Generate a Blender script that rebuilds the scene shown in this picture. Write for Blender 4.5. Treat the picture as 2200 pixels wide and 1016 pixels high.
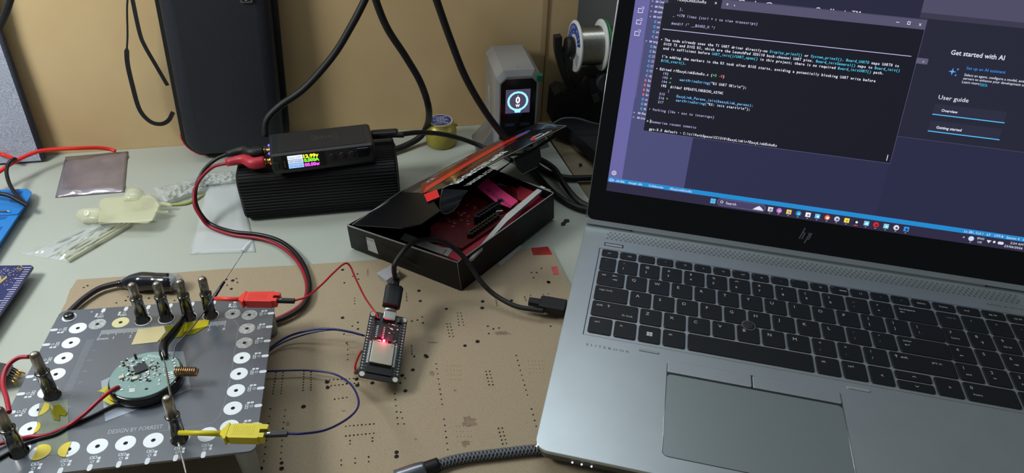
import bpy, bmesh, math, random
from mathutils import Vector, Matrix, noise
for o in list(bpy.data.objects): bpy.data.objects.remove(o)
SC = bpy.context.scene
COL = SC.collection
PI = math.pi
V = Vector
# ---------------------------------------------------------------- camera (a phone held above the desk)
FPX = 1481.38
RW = Matrix(((0.980249,-0.1954,0.030509),(-0.096789,-0.608532,-0.787604),(0.172464,0.769095,-0.615426)))
CW = V((81.243,-416.274,390.846))           # millimetres, desk top is z = 0
cam_d = bpy.data.cameras.new('camera'); cam = bpy.data.objects.new('camera', cam_d); COL.objects.link(cam)
cam_d.sensor_width = 36; cam_d.lens = 36*FPX/2200; cam_d.clip_start = 0.01; cam_d.clip_end = 50
mw = Matrix.Identity(4)
for i in range(3):
    mw[i][0] = RW[0][i]; mw[i][1] = -RW[1][i]; mw[i][2] = -RW[2][i]; mw[i][3] = CW[i]/1000
cam.matrix_world = mw
SC.camera = cam
# ---------------------------------------------------------------- light
w = bpy.data.worlds.new('room_light'); SC.world = w; w.use_nodes = True
w.node_tree.nodes['Background'].inputs[0].default_value = (0.86,0.95,1.0,1)
w.node_tree.nodes['Background'].inputs[1].default_value = 0.10
def area(name, loc, aim, size, power, col):
    d = bpy.data.lights.new(name,'AREA'); d.shape='DISK'; d.size=size; d.energy=power; d.color=col
    o = bpy.data.objects.new(name,d); COL.objects.link(o); o.location=loc
    o.rotation_euler = (V(aim)-V(loc)).to_track_quat('-Z','Y').to_euler(); return o
pl=bpy.data.lights.new('desk_lamp_light','POINT'); pl.energy=11; pl.color=(0.97,1.0,0.98); pl.shadow_soft_size=0.09
plo=bpy.data.objects.new('desk_lamp_light',pl); COL.objects.link(plo); plo.location=(-0.42,0.0,0.49)
area('ceiling_light', (0.0,-0.3,2.0), (0.0,0.1,0), 0.9, 2.2, (0.93,1.0,0.97))
wl=area('unseen_back_light', (-0.02,0.325,0.70), (-0.02,-0.3,0.45), 0.8, 6.5, (0.86,0.95,1.0)); wl.data.shape='RECTANGLE'; wl.data.size=0.80; wl.data.size_y=0.52  # added out-of-view area light, brightens the reflections in laptop and grey board
SC.view_settings.view_transform='Standard'; SC.view_settings.look='None'
SC.view_settings.exposure=0.0; SC.view_settings.gamma=1.0; SC.view_settings.use_curve_mapping=False
random.seed(7)
# ---------------------------------------------------------------- pixel -> point on a plane (mm)
def ray(u,v): return RW.transposed() @ V(((u-1100)/FPX,(v-507.5)/FPX,1))
def at(u,v,z=0): d=ray(u,v); return CW+d*((z-CW.z)/d.z)
def aty(u,v,y): d=ray(u,v); return CW+d*((y-CW.y)/d.y)
def atp(u,v,p0,n): d=ray(u,v); return CW+d*((V(p0)-CW).dot(n)/d.dot(n))
# ---------------------------------------------------------------- materials
def lin(c):
    c=c/255; return c/12.92 if c<=0.04045 else ((c+0.055)/1.055)**2.4
def rgb(c): return (lin(c[0]),lin(c[1]),lin(c[2]),1)
MATS={}
def mat(name,col,rough=0.5,metal=0.0,emit=0,var=0.0,scale=40,bump=0.0,bscale=200,trans=0,alpha=1,coat=0,ior=1.45,spec=0.5,col2=None,stretch=None,thresh=None):
    if name in MATS: return MATS[name]
    m=bpy.data.materials.new(name); m.use_nodes=True; nt=m.node_tree; b=nt.nodes['Principled BSDF']; L=nt.links
    b.inputs['Base Color'].default_value=rgb(col); b.inputs['Roughness'].default_value=rough; b.inputs['Metallic'].default_value=metal
    b.inputs['Transmission Weight'].default_value=trans; b.inputs['Alpha'].default_value=alpha; b.inputs['Coat Weight'].default_value=coat
    b.inputs['IOR'].default_value=ior; b.inputs['Specular IOR Level'].default_value=spec
    if emit:
        b.inputs['Emission Color'].default_value=rgb(col); b.inputs['Emission Strength'].default_value=emit
        b.inputs['Base Color'].default_value=(0.004,0.004,0.005,1)
    tc=nt.nodes.new('ShaderNodeTexCoord'); src=tc.outputs['Object']
    if stretch:
        mp=nt.nodes.new('ShaderNodeMapping'); mp.inputs['Scale'].default_value=stretch; L.new(src,mp.inputs[0]); src=mp.outputs[0]
    if (var or col2) and not emit:
        n=nt.nodes.new('ShaderNodeTexNoise'); n.inputs['Scale'].default_value=scale; n.inputs['Detail'].default_value=6; L.new(src,n.inputs['Vector'])
        r=nt.nodes.new('ShaderNodeValToRGB'); L.new(n.outputs['Fac'],r.inputs[0])
        lo,hi=thresh or (0.3,0.7)
        r.color_ramp.elements[0].position=lo; r.color_ramp.elements[1].position=hi
        c2=col2 or tuple(max(0,x*(1-var)) for x in col)
        r.color_ramp.elements[0].color=rgb(c2); r.color_ramp.elements[1].color=rgb(col)
        L.new(r.outputs[0],b.inputs['Base Color'])
    if bump:
        n=nt.nodes.new('ShaderNodeTexNoise'); n.inputs['Scale'].default_value=bscale; n.inputs['Detail'].default_value=4; L.new(src,n.inputs['Vector'])
        bp=nt.nodes.new('ShaderNodeBump'); bp.inputs['Strength'].default_value=bump; bp.inputs['Distance'].default_value=0.001
        L.new(n.outputs['Fac'],bp.inputs['Height']); L.new(bp.outputs[0],b.inputs['Normal'])
    MATS[name]=m; return m
def em(name,col,s=1.0): return mat('glow_'+name,col,emit=s)
# ---------------------------------------------------------------- mesh builder, everything in millimetres
class MB:
    def __init__(s): s.bm=bmesh.new(); s.mats=[]
    def mi(s,m):
        if m not in s.mats: s.mats.append(m)
        return s.mats.index(m)
    def face(s,vs,m,smooth=False):
        try: f=s.bm.faces.new(vs)
        except ValueError: return
        f.material_index=s.mi(m); f.smooth=smooth; return f
    def poly(s,pts,m): s.face([s.bm.verts.new(V(p)) for p in pts],m)
    def loft(s,rings,m,cap=True,closed=True,smooth=False,T=None,capm=None):
        R=[[s.bm.verts.new((T@V(p)) if T else V(p)) for p in r] for r in rings]
        n=len(R[0])
        for a,b in zip(R,R[1:]):
            for i in range(n if closed else n-1):
                j=(i+1)%n; s.face([a[i],a[j],b[j],b[i]],m,smooth)
        if cap and closed:
            s.face(R[0][::-1],m); s.face(R[-1],capm or m)
        return R
    def box(s,c,d,m,T=None,e=0.0,r=None):
        x,y,z=c; a,b,h=d[0],d[1],d[2]
        s.rbox(x,y,a,b,z-h/2,z+h/2,m,r=r if r is not None else max(e,0.001),e=e,T=T,n=1 if r is None else 4)
    def rbox(s,x,y,a,b,z0,z1,m,r=2,e=0.5,T=None,n=4,capm=None,eb=None):
        eb=e if eb is None else eb
        def ring(ins,z):
            rr=max(r-ins,0.0005); A=a/2-ins; B=b/2-ins; out=[]
            for cx,cy,t0 in ((A-rr,B-rr,0),(-A+rr,B-rr,PI/2),(-A+rr,-B+rr,PI),(A-rr,-B+rr,1.5*PI)):
                for k in range(n+1):
                    t=t0+PI/2*k/n; out.append((x+cx+rr*math.cos(t),y+cy+rr*math.sin(t),z))
            return out
        rs=[]
        if eb>0: rs+= [ring(eb,z0),ring(0,z0+eb)]
        else: rs+=[ring(0,z0)]
        if e>0: rs+=[ring(0,z1-e),ring(e*.3,z1-e*.3),ring(e,z1)]
        else: rs+=[ring(0,z1)]
        s.loft(rs,m,T=T,capm=capm)
    def cyl(s,p0,p1,r0,m,r1=None,n=20,cap=True,smooth=True,capm=None):
        p0,p1=V(p0),V(p1); r1=r0 if r1 is None else r1
        s.lathe(p0,(p1-p0).normalized(),[(r0,0),(r1,(p1-p0).length)],m,n,cap,smooth,capm)
    def lathe(s,o,ax,prof,m,n=24,cap=True,smooth=True,capm=None,squash=None):
        o=V(o); ax=V(ax).normalized(); q=ax.to_track_quat('Z','Y').to_matrix()
        rings=[[o+q@V((r*math.cos(2*PI*k/n),r*math.sin(2*PI*k/n)*(squash or 1),h)) for k in range(n)] for r,h in prof]
        s.loft(rings,m,cap=cap,smooth=smooth,capm=capm)
    def tube(s,pts,r,m,n=10,sub=8,flat=1.0,caps=True,straight=False,twist=None):
        P=[V(p) for p in pts]
        rad=r if isinstance(r,(list,tuple)) else [r]*len(P)
        C=[];RR=[]
        if straight: C=P;RR=list(rad)
        else:
            for i in range(len(P)-1):
                a=P[i-1] if i else P[i]*2-P[i+1]; b,c=P[i],P[i+1]; d=P[i+2] if i+2<len(P) else c*2-b
                for k in range(sub):
                    t=k/sub; C.append(0.5*((2*b)+(c-a)*t+(2*a-5*b+4*c-d)*t*t+(3*b-a-3*c+d)*t**3)); RR.append(rad[i]*(1-t)+rad[i+1]*t)
            C.append(P[-1]);RR.append(rad[-1])
        rings=[];up=V((0,0,1))
        for i,p in enumerate(C):
            t=(C[min(i+1,len(C)-1)]-C[max(i-1,0)]).normalized()
            sd=t.cross(up)
            if sd.length<0.15: sd=rings_sd if i else t.cross(V((0,1,0)))
            sd.normalize()
            if i and sd.dot(rings_sd)<0: sd=-sd
            rings_sd=sd; u2=sd.cross(t).normalized()
            rings.append([p+sd*RR[i]*math.cos(2*PI*k/n)+u2*RR[i]*flat*math.sin(2*PI*k/n) for k in range(n)])
        s.loft(rings,m,cap=caps,smooth=True)
        return C
    def ribbon(s,pts,wid,thick,m,nrm=(0,-1,0),sub=8):
        P=[V(p) for p in pts]; C=[]
        for i in range(len(P)-1):
            a=P[i-1] if i else P[i]*2-P[i+1]; b,c=P[i],P[i+1]; d=P[i+2] if i+2<len(P) else c*2-b
            for k in range(sub):
                t=k/sub; C.append(0.5*((2*b)+(c-a)*t+(2*a-5*b+4*c-d)*t*t+(3*b-a-3*c+d)*t**3))
        C.append(P[-1]); rings=[]
        for i,p in enumerate(C):
            t=(C[min(i+1,len(C)-1)]-C[max(i-1,0)]).normalized(); nn=V(nrm); sd=t.cross(nn).normalized(); nn=sd.cross(t).normalized()
            ww=wid(i/(len(C)-1)) if callable(wid) else wid
            rings.append([p+sd*ww/2+nn*thick/2,p-sd*ww/2+nn*thick/2,p-sd*ww/2-nn*thick/2,p+sd*ww/2-nn*thick/2])
        s.loft(rings,m)
    def prism(s,pts,z0,z1,m,T=None,e=0):
        s.loft([[(p[0],p[1],z0) for p in pts],[(p[0],p[1],z1) for p in pts]],m,T=T)
    def slab(s,pts,n,t,m):
        n=V(n).normalized()*t; s.loft([[V(p)-n for p in pts],[V(p) for p in pts]],m)
    def disc(s,c,r,m,n=20,q=None,r0=0,ry=None):
        q=q or Matrix.Identity(3); c=V(c); ry=ry or r
        o=[s.bm.verts.new(c+q@V((r*math.cos(2*PI*k/n),ry*math.sin(2*PI*k/n),0))) for k in range(n)]
        if r0:
            i_=[s.bm.verts.new(c+q@V((r0*math.cos(2*PI*k/n),r0*ry/r*math.sin(2*PI*k/n),0))) for k in range(n)]
            for k in range(n): s.face([o[k],o[(k+1)%n],i_[(k+1)%n],i_[k]],m)
        else: s.face(o,m)
    def rect(s,x0,y0,x1,y1,z,m,f=None):
        p=[(x0,y0),(x1,y0),(x1,y1),(x0,y1)]
        s.poly([f(a,b) if f else (a,b,z) for a,b in p],m)
    def ball(s,c,r,m,sc=(1,1,1),n=12,T=None):
        rings=[]
        for i in range(1,n):
            ph=PI*i/n; rings.append([(c[0]+r*sc[0]*math.sin(ph)*math.cos(2*PI*k/(2*n)),c[1]+r*sc[1]*math.sin(ph)*math.sin(2*PI*k/(2*n)),c[2]-r*sc[2]*math.cos(ph)) for k in range(2*n)])
        s.loft(rings,m,smooth=True,T=T)
    def text(s,t,f,m,h=1.0,width=None,align='l',bold=0.0):
        """f(x,y)->point in mm; h is the font size (mm), width forces the length"""
        vs,ts,wd=glyphs(t,bold)
        if not vs: return
        k=h; sx=k if width is None else width/max(wd,1e-6)
        off={'l':0,'c':-wd*sx/2,'r':-wd*sx}[align]
        bv=[s.bm.verts.new(V(f(x*sx+off,y*k))) for x,y in vs]
        for a in ts: s.face([bv[i] for i in a],m)
    def done(s,name,parent=None,loc=None,T=None,recalc=True):
        if recalc: bmesh.ops.recalc_face_normals(s.bm,faces=[f for f in s.bm.faces if True])
        for v in s.bm.verts: v.co/=1000
        me=bpy.data.meshes.new(name); s.bm.to_mesh(me); s.bm.free()
        for m in s.mats: me.materials.append(m)
        o=bpy.data.objects.new(name,me); COL.objects.link(o)
        if parent is not None: o.parent=parent
        if T is not None: o.matrix_local=T
        elif loc is not None: o.location=V(loc)/1000
        return o
GC={}
def glyphs(t,bold=0.0):
    if (t,bold) in GC: return GC[(t,bold)]
    c=bpy.data.curves.new('t','FONT'); c.body=t; c.size=1; c.resolution_u=2; c.offset=bold
    ob=bpy.data.objects.new('t',c); me=bpy.data.meshes.new_from_object(ob)
    vs=[(v.co.x,v.co.y) for v in me.vertices]; ts=[tuple(p.vertices) for p in me.polygons]
    if vs:
        x0=min(v[0] for v in vs); x1=max(v[0] for v in vs); vs=[(a-x0,b) for a,b in vs]; wd=x1-x0
    else: wd=0
    bpy.data.objects.remove(ob); bpy.data.curves.remove(c); bpy.data.meshes.remove(me)
    GC[(t,bold)]=(vs,ts,wd); return GC[(t,bold)]
def tag(o,label,cat,group=None,kind=None):
    o['label']=label; o['category']=cat
    if group: o['group']=group
    if kind: o['kind']=kind
    return o
def thing(name,label,cat,loc=(0,0,0),rz=0,group=None,M=None):
    o=bpy.data.objects.new(name,None); o.empty_display_size=0.01; COL.objects.link(o)
    if M is not None: o.matrix_world=M
    else: o.location=V(loc)/1000; o.rotation_euler=(0,0,rz)
    return tag(o,label,cat,group)
def plane_fn(p0,xd,yd):
    p0,xd,yd=V(p0),V(xd).normalized(),V(yd).normalized()
    return lambda x,y: p0+xd*x+yd*y
def pxtext(b,t,uv0,uv1,p0,n,h,m,lift=0.15,bold=0.0,yflip=1):
    """text running between two pixels on the plane (p0,n)"""
    n=V(n).normalized(); a=atp(*uv0,V(p0)+n*lift,n); c=atp(*uv1,V(p0)+n*lift,n)
    xd=(c-a).normalized(); yd=n.cross(xd)*yflip
    b.text(t,plane_fn(a,xd,yd),m,h=h,width=(c-a).length,bold=bold)
# shared materials
BLK=mat('black_plastic',(22,23,26),0.45,bump=0.15,bscale=900)
BLKG=mat('black_gloss',(12,13,16),0.16)
RUB=mat('black_rubber',(20,20,22),0.55,var=.3,scale=300)
STEEL=mat('polished_steel',(190,188,180),0.2,1.0,var=.1,scale=200)
STEELD=mat('dark_steel',(100,99,96),0.28,1.0,var=.2,scale=300)
GOLD=mat('gold_pin',(215,175,90),0.25,1.0)
WHITE=mat('white_print',(225,228,230),0.5)
CLEAR=mat('clear_film',(235,240,240),0.12,trans=1.0,alpha=0.35,ior=1.2,bump=.6,bscale=120)
# ================================================================ SETTING
b=MB(); b.box((100,200,-760),(6000,5000,20),mat('floor_tile',(95,92,86),0.6,var=.1,scale=3)); tag(b.done('floor'),'grey floor far below the desk','floor',kind='structure')
b=MB(); b.box((100,345,600),(6000,20,2700),mat('grey_wall_paint',(196,200,202),0.7,var=.04,scale=6)); tag(b.done('wall_back'),'plain grey painted wall behind the cardboard sheet','wall',kind='structure')
b=MB(); WF=mat('added_frame_paint',(210,212,210),.5)  # made-up window frame, added around the unseen light on the back wall
for c,d in (((-20,338,424),(860,22,24)),((-20,338,976),(860,22,24)),((-438,338,700),(24,22,576)),((398,338,700),(24,22,576)),((-20,336,700),(14,12,540))): b.box(c,d,WF)
tag(b.done('added_window_frame'),'added white window frame around the unseen light above the cardboard','window',kind='structure')
# desk
DESK=mat('desk_laminate',(173,178,168),0.42,var=.035,scale=7,spec=.35)
b=MB()
b.prism([(-700,-460),(700,-460),(700,60),(284,60),(262,284),(-700,284)],-22,0,DESK)
desk=tag(b.done('desk_top'),'pale white laminate desk top carrying the electronics and laptop','desk')
# desk crumbs
b=MB()
HB=mat('hardboard_plain',(142,128,104),0.7,var=.18,scale=60,bump=.2,bscale=500)
b.prism([(262.5,332),(284.5,62),(900,62),(900,332)],-20,-2,HB)
side=b.done('side_table'); tag(side,'bare brown hardboard surface beyond the right edge of the white desk','table')
b=MB()
_p=[at(*p,-1.9) for p in ((1243,351),(1250,350),(1251,357),(1245,359))]; b.slab(_p,(0,0,1),.05,BLK); b.done('knot',side)
# drilled hardboard
b=MB()
TAN=mat('hardboard_tan',(162,146,120),0.72,col2=(138,122,99),scale=1500,thresh=(0.30,0.52),bump=.25,bscale=700)
out=[at(u,v,2.6) for u,v in ((165,600),(330,589),(480,577),(640,569),(770,560))]+[at(u,v,2.6) for u,v in ((950,548),(1140,533),(1182,530),(1211,586),(1246,655))]
out=[(p.x,p.y) for p in out]+[(258,-110),(300,-330),(-140,-330)]
jag=[(-176,70)];yy=60
le=[(-140,-330),(-172,-200)]
random.seed(3)
y=-180
while y<62: le.append((-176.5+random.uniform(-1.5,1.0)+ (y-60)*0.02,y)); y+=random.uniform(3,8)
out=out+le[1:]
b.prism(out,0,2.6,TAN)
HOLE=mat('drill_hole',(24,18,14),0.9)
def holes(pts,r):
    for u,v in pts:
        p=at(u,v,2.66); b.disc(p,r*random.uniform(.85,1.15),HOLE,n=10)
def line(u0,v0,u1,v1,n): return [(u0+(u1-u0)*k/(n-1),v0+(v1-v0)*k/(n-1)) for k in range(n)]
# px positions of the holes, read from the photograph
big=[(736,579),(736,682),(900,624),(903,646),(959,663),(1036,661),(999,742),(1026,733),(652,873),(871,839),(887,794),(917,766),(864,806),(800,822),(766,814),(768,827),(703,820),(704,832),(1178,605),(1037,647),(914,763),(1099,645),(1248,700),(1179,606),(500,602),(497,620),(852,971),(852,980),(605,994),(605,1006),(560,1006)]
holes(big,1.5)
med=[(758,593),(768,588),(770,599),(740,607),(885,689),(897,687),(909,693),(907,680),(757,700),(769,692),(769,706),(739,717),(1048,700),(1060,706),(1072,704),(1050,716),(1183,700),(1142,585),(1153,585),(1163,576),(1146,596),(890,765),(870,812),(846,822),(860,822),(745,736),(745,823),(487,600),(488,612),(508,598),(510,606),(270,645),(275,637),(250,650),(253,660),(320,640),(345,640),(358,650),(375,645),(180,617),(188,613),(355,655)]
holes(med,.85)
rows=[line(937,781,950,868,9),line(1109,763,1133,848,9),(line(954,900,962,965,6)),line(1142,878,1152,915,4),line(848,845,855,910,6),line(861,885,868,910,3),line(743,915,803,910,8),line(743,936,803,930,8),line(700,816,768,812,9),line(703,829,770,822,9),line(593,800,586,845,8),line(608,800,604,845,8),line(653,797,651,838,8),line(668,799,668,837,8),line(983,672,986,698,5),line(990,672,996,698,5),line(960,695,966,722,5),line(967,695,974,722,5),line(1044,797,1051,826,5),line(1052,797,1059,826,5),line(1071,920,1080,953,5),line(1079,919,1088,952,5),line(884,742,885,760,5),line(873,629,874,645,5),line(1065,640,1068,655,4),line(719,857,745,853,4),(line(581,878,575,925,4)),line(613,880,608,920,4),line(606,945,603,985,4),line(572,945,567,990,4),line(733,988,733,998,2),line(763,984,763,994,2),line(792,981,792,991,2),line(752,946,752,953,2),line(800,940,800,947,2),line(1127,637,1130,645,3),line(1140,634,1143,644,3),line(1167,632,1169,642,3),line(1178,631,1183,643,3),line(747,740,747,772,4),line(762,640,762,652,3)]
for r_ in rows: holes(r_,.62)
tiny=[]
for (u0,v0,u1,v1) in ((960,785,987,815),(1135,775,1165,800),(980,915,1010,948),(745,720,760,760)):
    for i in range(4):
        for j in range(5): tiny.append((u0+(u1-u0)*j/4+i*1.2,v0+(v1-v0)*i/3))
holes(tiny,.26)
holes([(random.uniform(620,1190),random.uniform(640,1010)) for _ in range(140)],.16)
STN=mat('oil_stain',(112,94,76),0.6,col2=(140,120,96),scale=160,thresh=(.35,.65))
def stain(b,u,v,ru,rv,m,z=2.64,seed=0):
    random.seed(seed); n=16; pts=[]
    for k in range(n):
        t=2*PI*k/n; q=random.uniform(.6,1.15); pts.append(at(u+ru*q*math.cos(t),v+rv*q*math.sin(t),z))
    b.poly(pts,m)
stain(b,1008,905,18,13,STN,seed=1); stain(b,1000,952,9,8,STN,seed=2); stain(b,928,802,7,6,STN,seed=3); stain(b,978,838,4,3,STN,seed=4); stain(b,930,735,12,2,STN,seed=5); stain(b,893,943,4,3,STN,seed=6); stain(b,790,585,3,9,STN,seed=7); stain(b,1080,715,20,5,STN,z=2.635,seed=8); stain(b,618,910,5,6,STN,seed=9); stain(b,738,882,6,2,STN,seed=10)
board=tag(b.done('hardboard_sheet'),'worn brown hardboard cutting sheet full of drilled holes under the circuit boards','board')
RT=mat('red_tape',(190,34,30),0.45,var=.3,scale=80); PT=mat('pink_tape',(205,90,90),0.5,var=.2,scale=80)
for pts,m,lab in (([(1141,532),(1177,529),(1187,546),(1145,547)],RT,'red tape piece'),([(1184,573),(1197,571),(1201,589),(1189,590)],PT,'faded pink tape piece')):
    b=MB(); b.slab([at(*p,2.85) for p in pts],(0,0,1),.2,m); o=b.done('tape',board); o['label']=lab
# cardboard sheet behind
CARD=mat('cardboard',(210,183,138),0.8,col2=(200,172,126),scale=9,thresh=(.35,.65),bump=.12,bscale=60)
b=MB()
b.prism([(-330,284.5),(262,284.5),(270,286),(302,288),(302,293),(-330,293)],-10,330,CARD)
CARDD=mat('cardboard_crease',(128,94,56),0.85)
b.box((268,285.2,160),(1.0,1.4,330),CARDD)
tag(b.done('cardboard_sheet'),'large brown cardboard sheet standing upright behind the desk','cardboard')
# grey fabric panel top left
FAB=mat('grey_fabric',(192,197,214),0.8,col2=(148,153,172),scale=900,thresh=(.35,.65),bump=.4,bscale=900)
b=MB(); T=None
pa,pb=aty(-2,72,271),aty(88,333,268)
b.loft([[(-470,278,3),(pb.x,pb.y+9,3),(pa.x,pa.y+9,pa.z),(pa.x+22,pa.y+9,pa.z+160),(-470,278,330)],[(-470,269,3),(pb.x-2,pb.y,3),(pa.x-2,pa.y,pa.z),(pa.x+20,pa.y,pa.z+160),(-470,269,330)]],FAB)
gp=tag(b.done('fabric_panel'),'silvery grey woven fabric panel leaning at the far left','panel')
b=MB(); b.tube([(pb.x-.5,pb.y+3,4),(pa.x-.5,pa.y+3,pa.z),(pa.x+21,pa.y+3,pa.z+150)],3.2,mat('grey_piping',(58,60,70),0.8,bump=.5,bscale=600),n=8,straight=True); b.done('edge_piping',gp)
# ================================================================ CASE
t=thing('zip_case','black hard shell zip case with red edge leaning on the cardboard','case',(-50,262,0))
CASE=mat('case_shell',(30,33,42),0.5,bump=.25,bscale=700)
def rr(x0,x1,z0,z1,r,n=8):
    out=[]
    for cx,cz,t0 in ((x1-r,z1-r,0),(x0+r,z1-r,PI/2),(x0+r,z0+r,PI),(x1-r,z0+r,1.5*PI)):
        for k in range(n+1):
            a=t0+PI/2*k/n; out.append((cx+r*math.cos(a),cz+r*math.sin(a)))
    return out
# leaning frame: local y axis is thickness; tilt back
XL,XR=-122,-15
def lean(x,y,z): return V((x+12*(z/160)+50, y+z*0.05-262+250, z))
def casering(ins,y,r): return [lean(x,y,z) for x,z in rr(XL+ins,XR-ins,1.0+ins,230-ins,max(r-ins,4))]
b=MB()
b.loft([casering(5,9,24),casering(5,2,24),casering(7,-2,24),casering(11,-4.5,24),casering(18,-5.5,24)],CASE,smooth=True)
b.done('front_shell',t)
b=MB(); b.loft([casering(0,12.5,24),casering(0,20,24),casering(5,22,24)],CASE,smooth=True); b.done('rear_shell',t)
b=MB(); b.loft([casering(-.5,9,24.5),casering(-.5,10,24.5)],BLK); b.tube([p_ for p_ in casering(-1.0,10.5,24.5) if p_.z<38 and p_.x<-20],1.1,mat('red_piping',(200,30,34),0.5),n=8,straight=True); b.loft([casering(1.2,10,24),casering(1.2,11,24)],RUB)
o=b.done('zipper',t); o['label']='black zipper with a red lining edge'
b=MB(); c=aty(530,3,250+0.05*160-6)-V((-50,262,0)); 
b.box(c+V((0,-1,4)),(11,1.6,10),mat('badge_metal',(150,150,155),.3,1.0),e=.6); b.box(c+V((0,-2,4)),(7.5,.6,6.5),BLK,e=.2); b.box(c+V((0,-2.4,4)),(1.5,.4,4),WHITE)
b.done('badge',t)
pts=[(288,-30,262),(274,0,262),(274,75,262),(273,128,261),(285,185,260),(300,235,260),(322,260,260),(345,266,260),(362,258,262),(372,240,266)]
P1=[aty(u,v,y)-V((-50,262,0)) for u,v,y in pts]
b=MB(); b.ribbon(P1,lambda s:(1.6 if s<.28 else 4.2),0.6,mat('strap_web',(24,24,28),.7,bump=.4,bscale=900))
P2=[aty(u,v,y)-V((-50,262,0)) for u,v,y in ((280,-30,262),(285,0,262),(300,70,262),(312,100,262),(335,140,264),(360,183,268))]
b.ribbon(P2,3.6,.6,mat('strap_web',(0,0,0))); b.done('wrist_strap',t)
# ================================================================ RIBBED POWER BOX
t=thing('ribbed_speaker','long black ribbed box under the small power supply','speaker',(22,135,0))
RIB=mat('ribbed_rubber',(12,13,17),0.5,spec=.4)
b=MB()
def rib_ring(x,ins):
    out=[]; base=rr(-5.5+ins,56-ins,.8+ins,50.2-ins,13-ins*.6,10)
    # resample outline finely and add ribs
    pts=[V((p[0],p[1])) for p in base]; n=len(pts); seg=[(pts[(i+1)%n]-pts[i]).length for i in range(n)]; Lt=sum(seg); N=4*64
    cx=sum(p.x for p in pts)/n; cz=sum(p.y for p in pts)/n
    k=0;acc=0
    for j in range(N):
        d=Lt*j/N
        while k<n-1 and acc+seg[k]<d: acc+=seg[k];k+=1
        q=pts[k].lerp(pts[(k+1)%n],(d-acc)/max(seg[k],1e-6))
        c=V((q.x-cx,q.y-cz)); c.normalize(); a=0.55 if j%4<2 else -0.45
        out.append((x,q.x+c.x*a,q.y+c.y*a))
    return out
b.loft([rib_ring(-71.5,5),rib_ring(-70.5,1.2),rib_ring(-69,0),rib_ring(69,0),rib_ring(70.5,1.2),rib_ring(71.5,5)],RIB)
b.done('body',t)
for sx in (-1,1):
    b=MB(); base=rr(2,51,6,45,9,8); b.loft([[(sx*71.4,y,z) for y,z in base],[(sx*72.4,y*.96+1,z*.97+1) for y,z in base]],BLK); b.done('end_cap',t)
# ================================================================ SMALL POWER SUPPLY MODULE
PS=(28,152.5,50.9); prz=math.radians(5.2)
t=thing('power_supply_module','slim black power supply with lit colour screen on the ribbed box','power supply',PS,prz)
ANO=mat('black_anodised',(44,45,48),0.38,.3,bump=.1,bscale=900)
ANT=mat('black_anodised_top',(40,38,38),0.5,.2,bump=.1,bscale=900)
b=MB()
def prof(ins):  # y,z profile; front is -y
    return [(-20.5+ins,1+ins),(-22.5+ins,6),(-20.5+ins,19-ins),(-18.5+ins,20.2-ins),(17,20.2-ins),(20-ins,18-ins),(20-ins,2),(18,ins)]
X=45.3
b.loft([[(x,y,z) for y,z in prof(i)] for x,i in ((-X,2.5),(-X+.8,1),(-X+2.5,0),(X-2.5,0),(X-.8,1),(X,2.5))],ANO)
# top plate and printed logo
b.rbox(0,-.5,76,33,20.2,20.6,ANT,r=3,e=.2,eb=0)
LG=mat('logo_grey',(66,66,70),.4)
fx=lambda x,y:(x+3,y+1,20.72)
for x0,y0,x1,y1 in ((-11,4.2,-7,4.7),(-11,-4.7,-7,-4.2),(7,4.2,11,4.7),(7,-4.7,11,-4.2),(-11,-4.7,-10.5,4.7),(10.5,-4.7,11,4.7)): b.rect(x0,y0,x1,y1,0,LG,fx)
b.text('KS\u2022X',lambda x,y:fx(x-8.2,y-2.6),LG,h=7.4,width=16.4)
b.done('case',t)
# sloped front face frame
fy=lambda x,zz,l=0.25: V((x,-22.5+(zz-6)*(2.0/13)-l,zz))
b=MB(); b.poly([fy(-36,5.4,.2),fy(1,5.4,.2),fy(1,18.8,.2),fy(-36,18.8,.2)],BLKG)
x0,x1,z0,z1=-31,-4,6.3,18
cols=[(225,235,255),(190,205,230),(150,190,250)]
b.poly([fy(x0,z0,.35),fy(x1,z0,.35),fy(x1,z1,.35),fy(x0,z1,.35)],em('psu_black',(18,18,24)))
zz=[(z1-3.7,z1),(z1-7.5,z1-4),(z0,z1-7.8)]
for i,(a,c) in enumerate(zz):
    b.poly([fy(x0,a,.4),fy(x0+13,a,.4),fy(x0+13,c,.4),fy(x0,c,.4)],em('psu_w%d'%i,cols[i],1.2))
    for k,(s_,hh) in enumerate(((['Setting 12.00V','VSET 03.000A','ON  00:12:06'][i],1.5),)):
        b.text(s_,lambda x,y:fy(x0+.8+x,a+1.1+y,.5),em('psu_txt',(40,50,70),.6),h=2.0,width=11)
    c3=[(250,235,40),(120,235,50),(235,80,230)][i]
    b.text(['12.99v','0.000A','00.00w'][i],lambda x,y:fy(x0+13.6+x,a+.35+y,.5),em('psu_n%d'%i,c3,1.6),h=4.3,width=13,bold=.05)
b.rect(0,0,0,0,0,BLKG) if False else None
b.text('DP100',lambda x,y:fy(-33.2-y,8+x,.45),mat('faint_print',(110,112,116),.5),h=2.0,width=6)
b.done('display',t)
for x in (7,16,24.5):
    b=MB(); p=fy(x,13,0); b.lathe(p+V((0,.6,0)),(0,-1,0.15),[(2.5,0),(2.5,1.2),(2.1,1.5),(1.2,1.25)],ANO,n=20); b.done('button',t)
b=MB(); b.box(V(fy(34.2,12.6,-.2)),(10.6,1.6,10.2),BLKG,e=.5); b.text('BOTTOM',lambda x,y:V(fy(30.6+x,15.6+y,1.1)),mat('faint_print',(0,0,0)),h=1.4,width=7); b.done('scroll_wheel',t)
b=MB(); b.box((-X+8.5-5,-22.2,10),(5,.8,7),mat('dark_green_window',(20,40,38),.3),e=.2); b.done('side_window',t)
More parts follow.
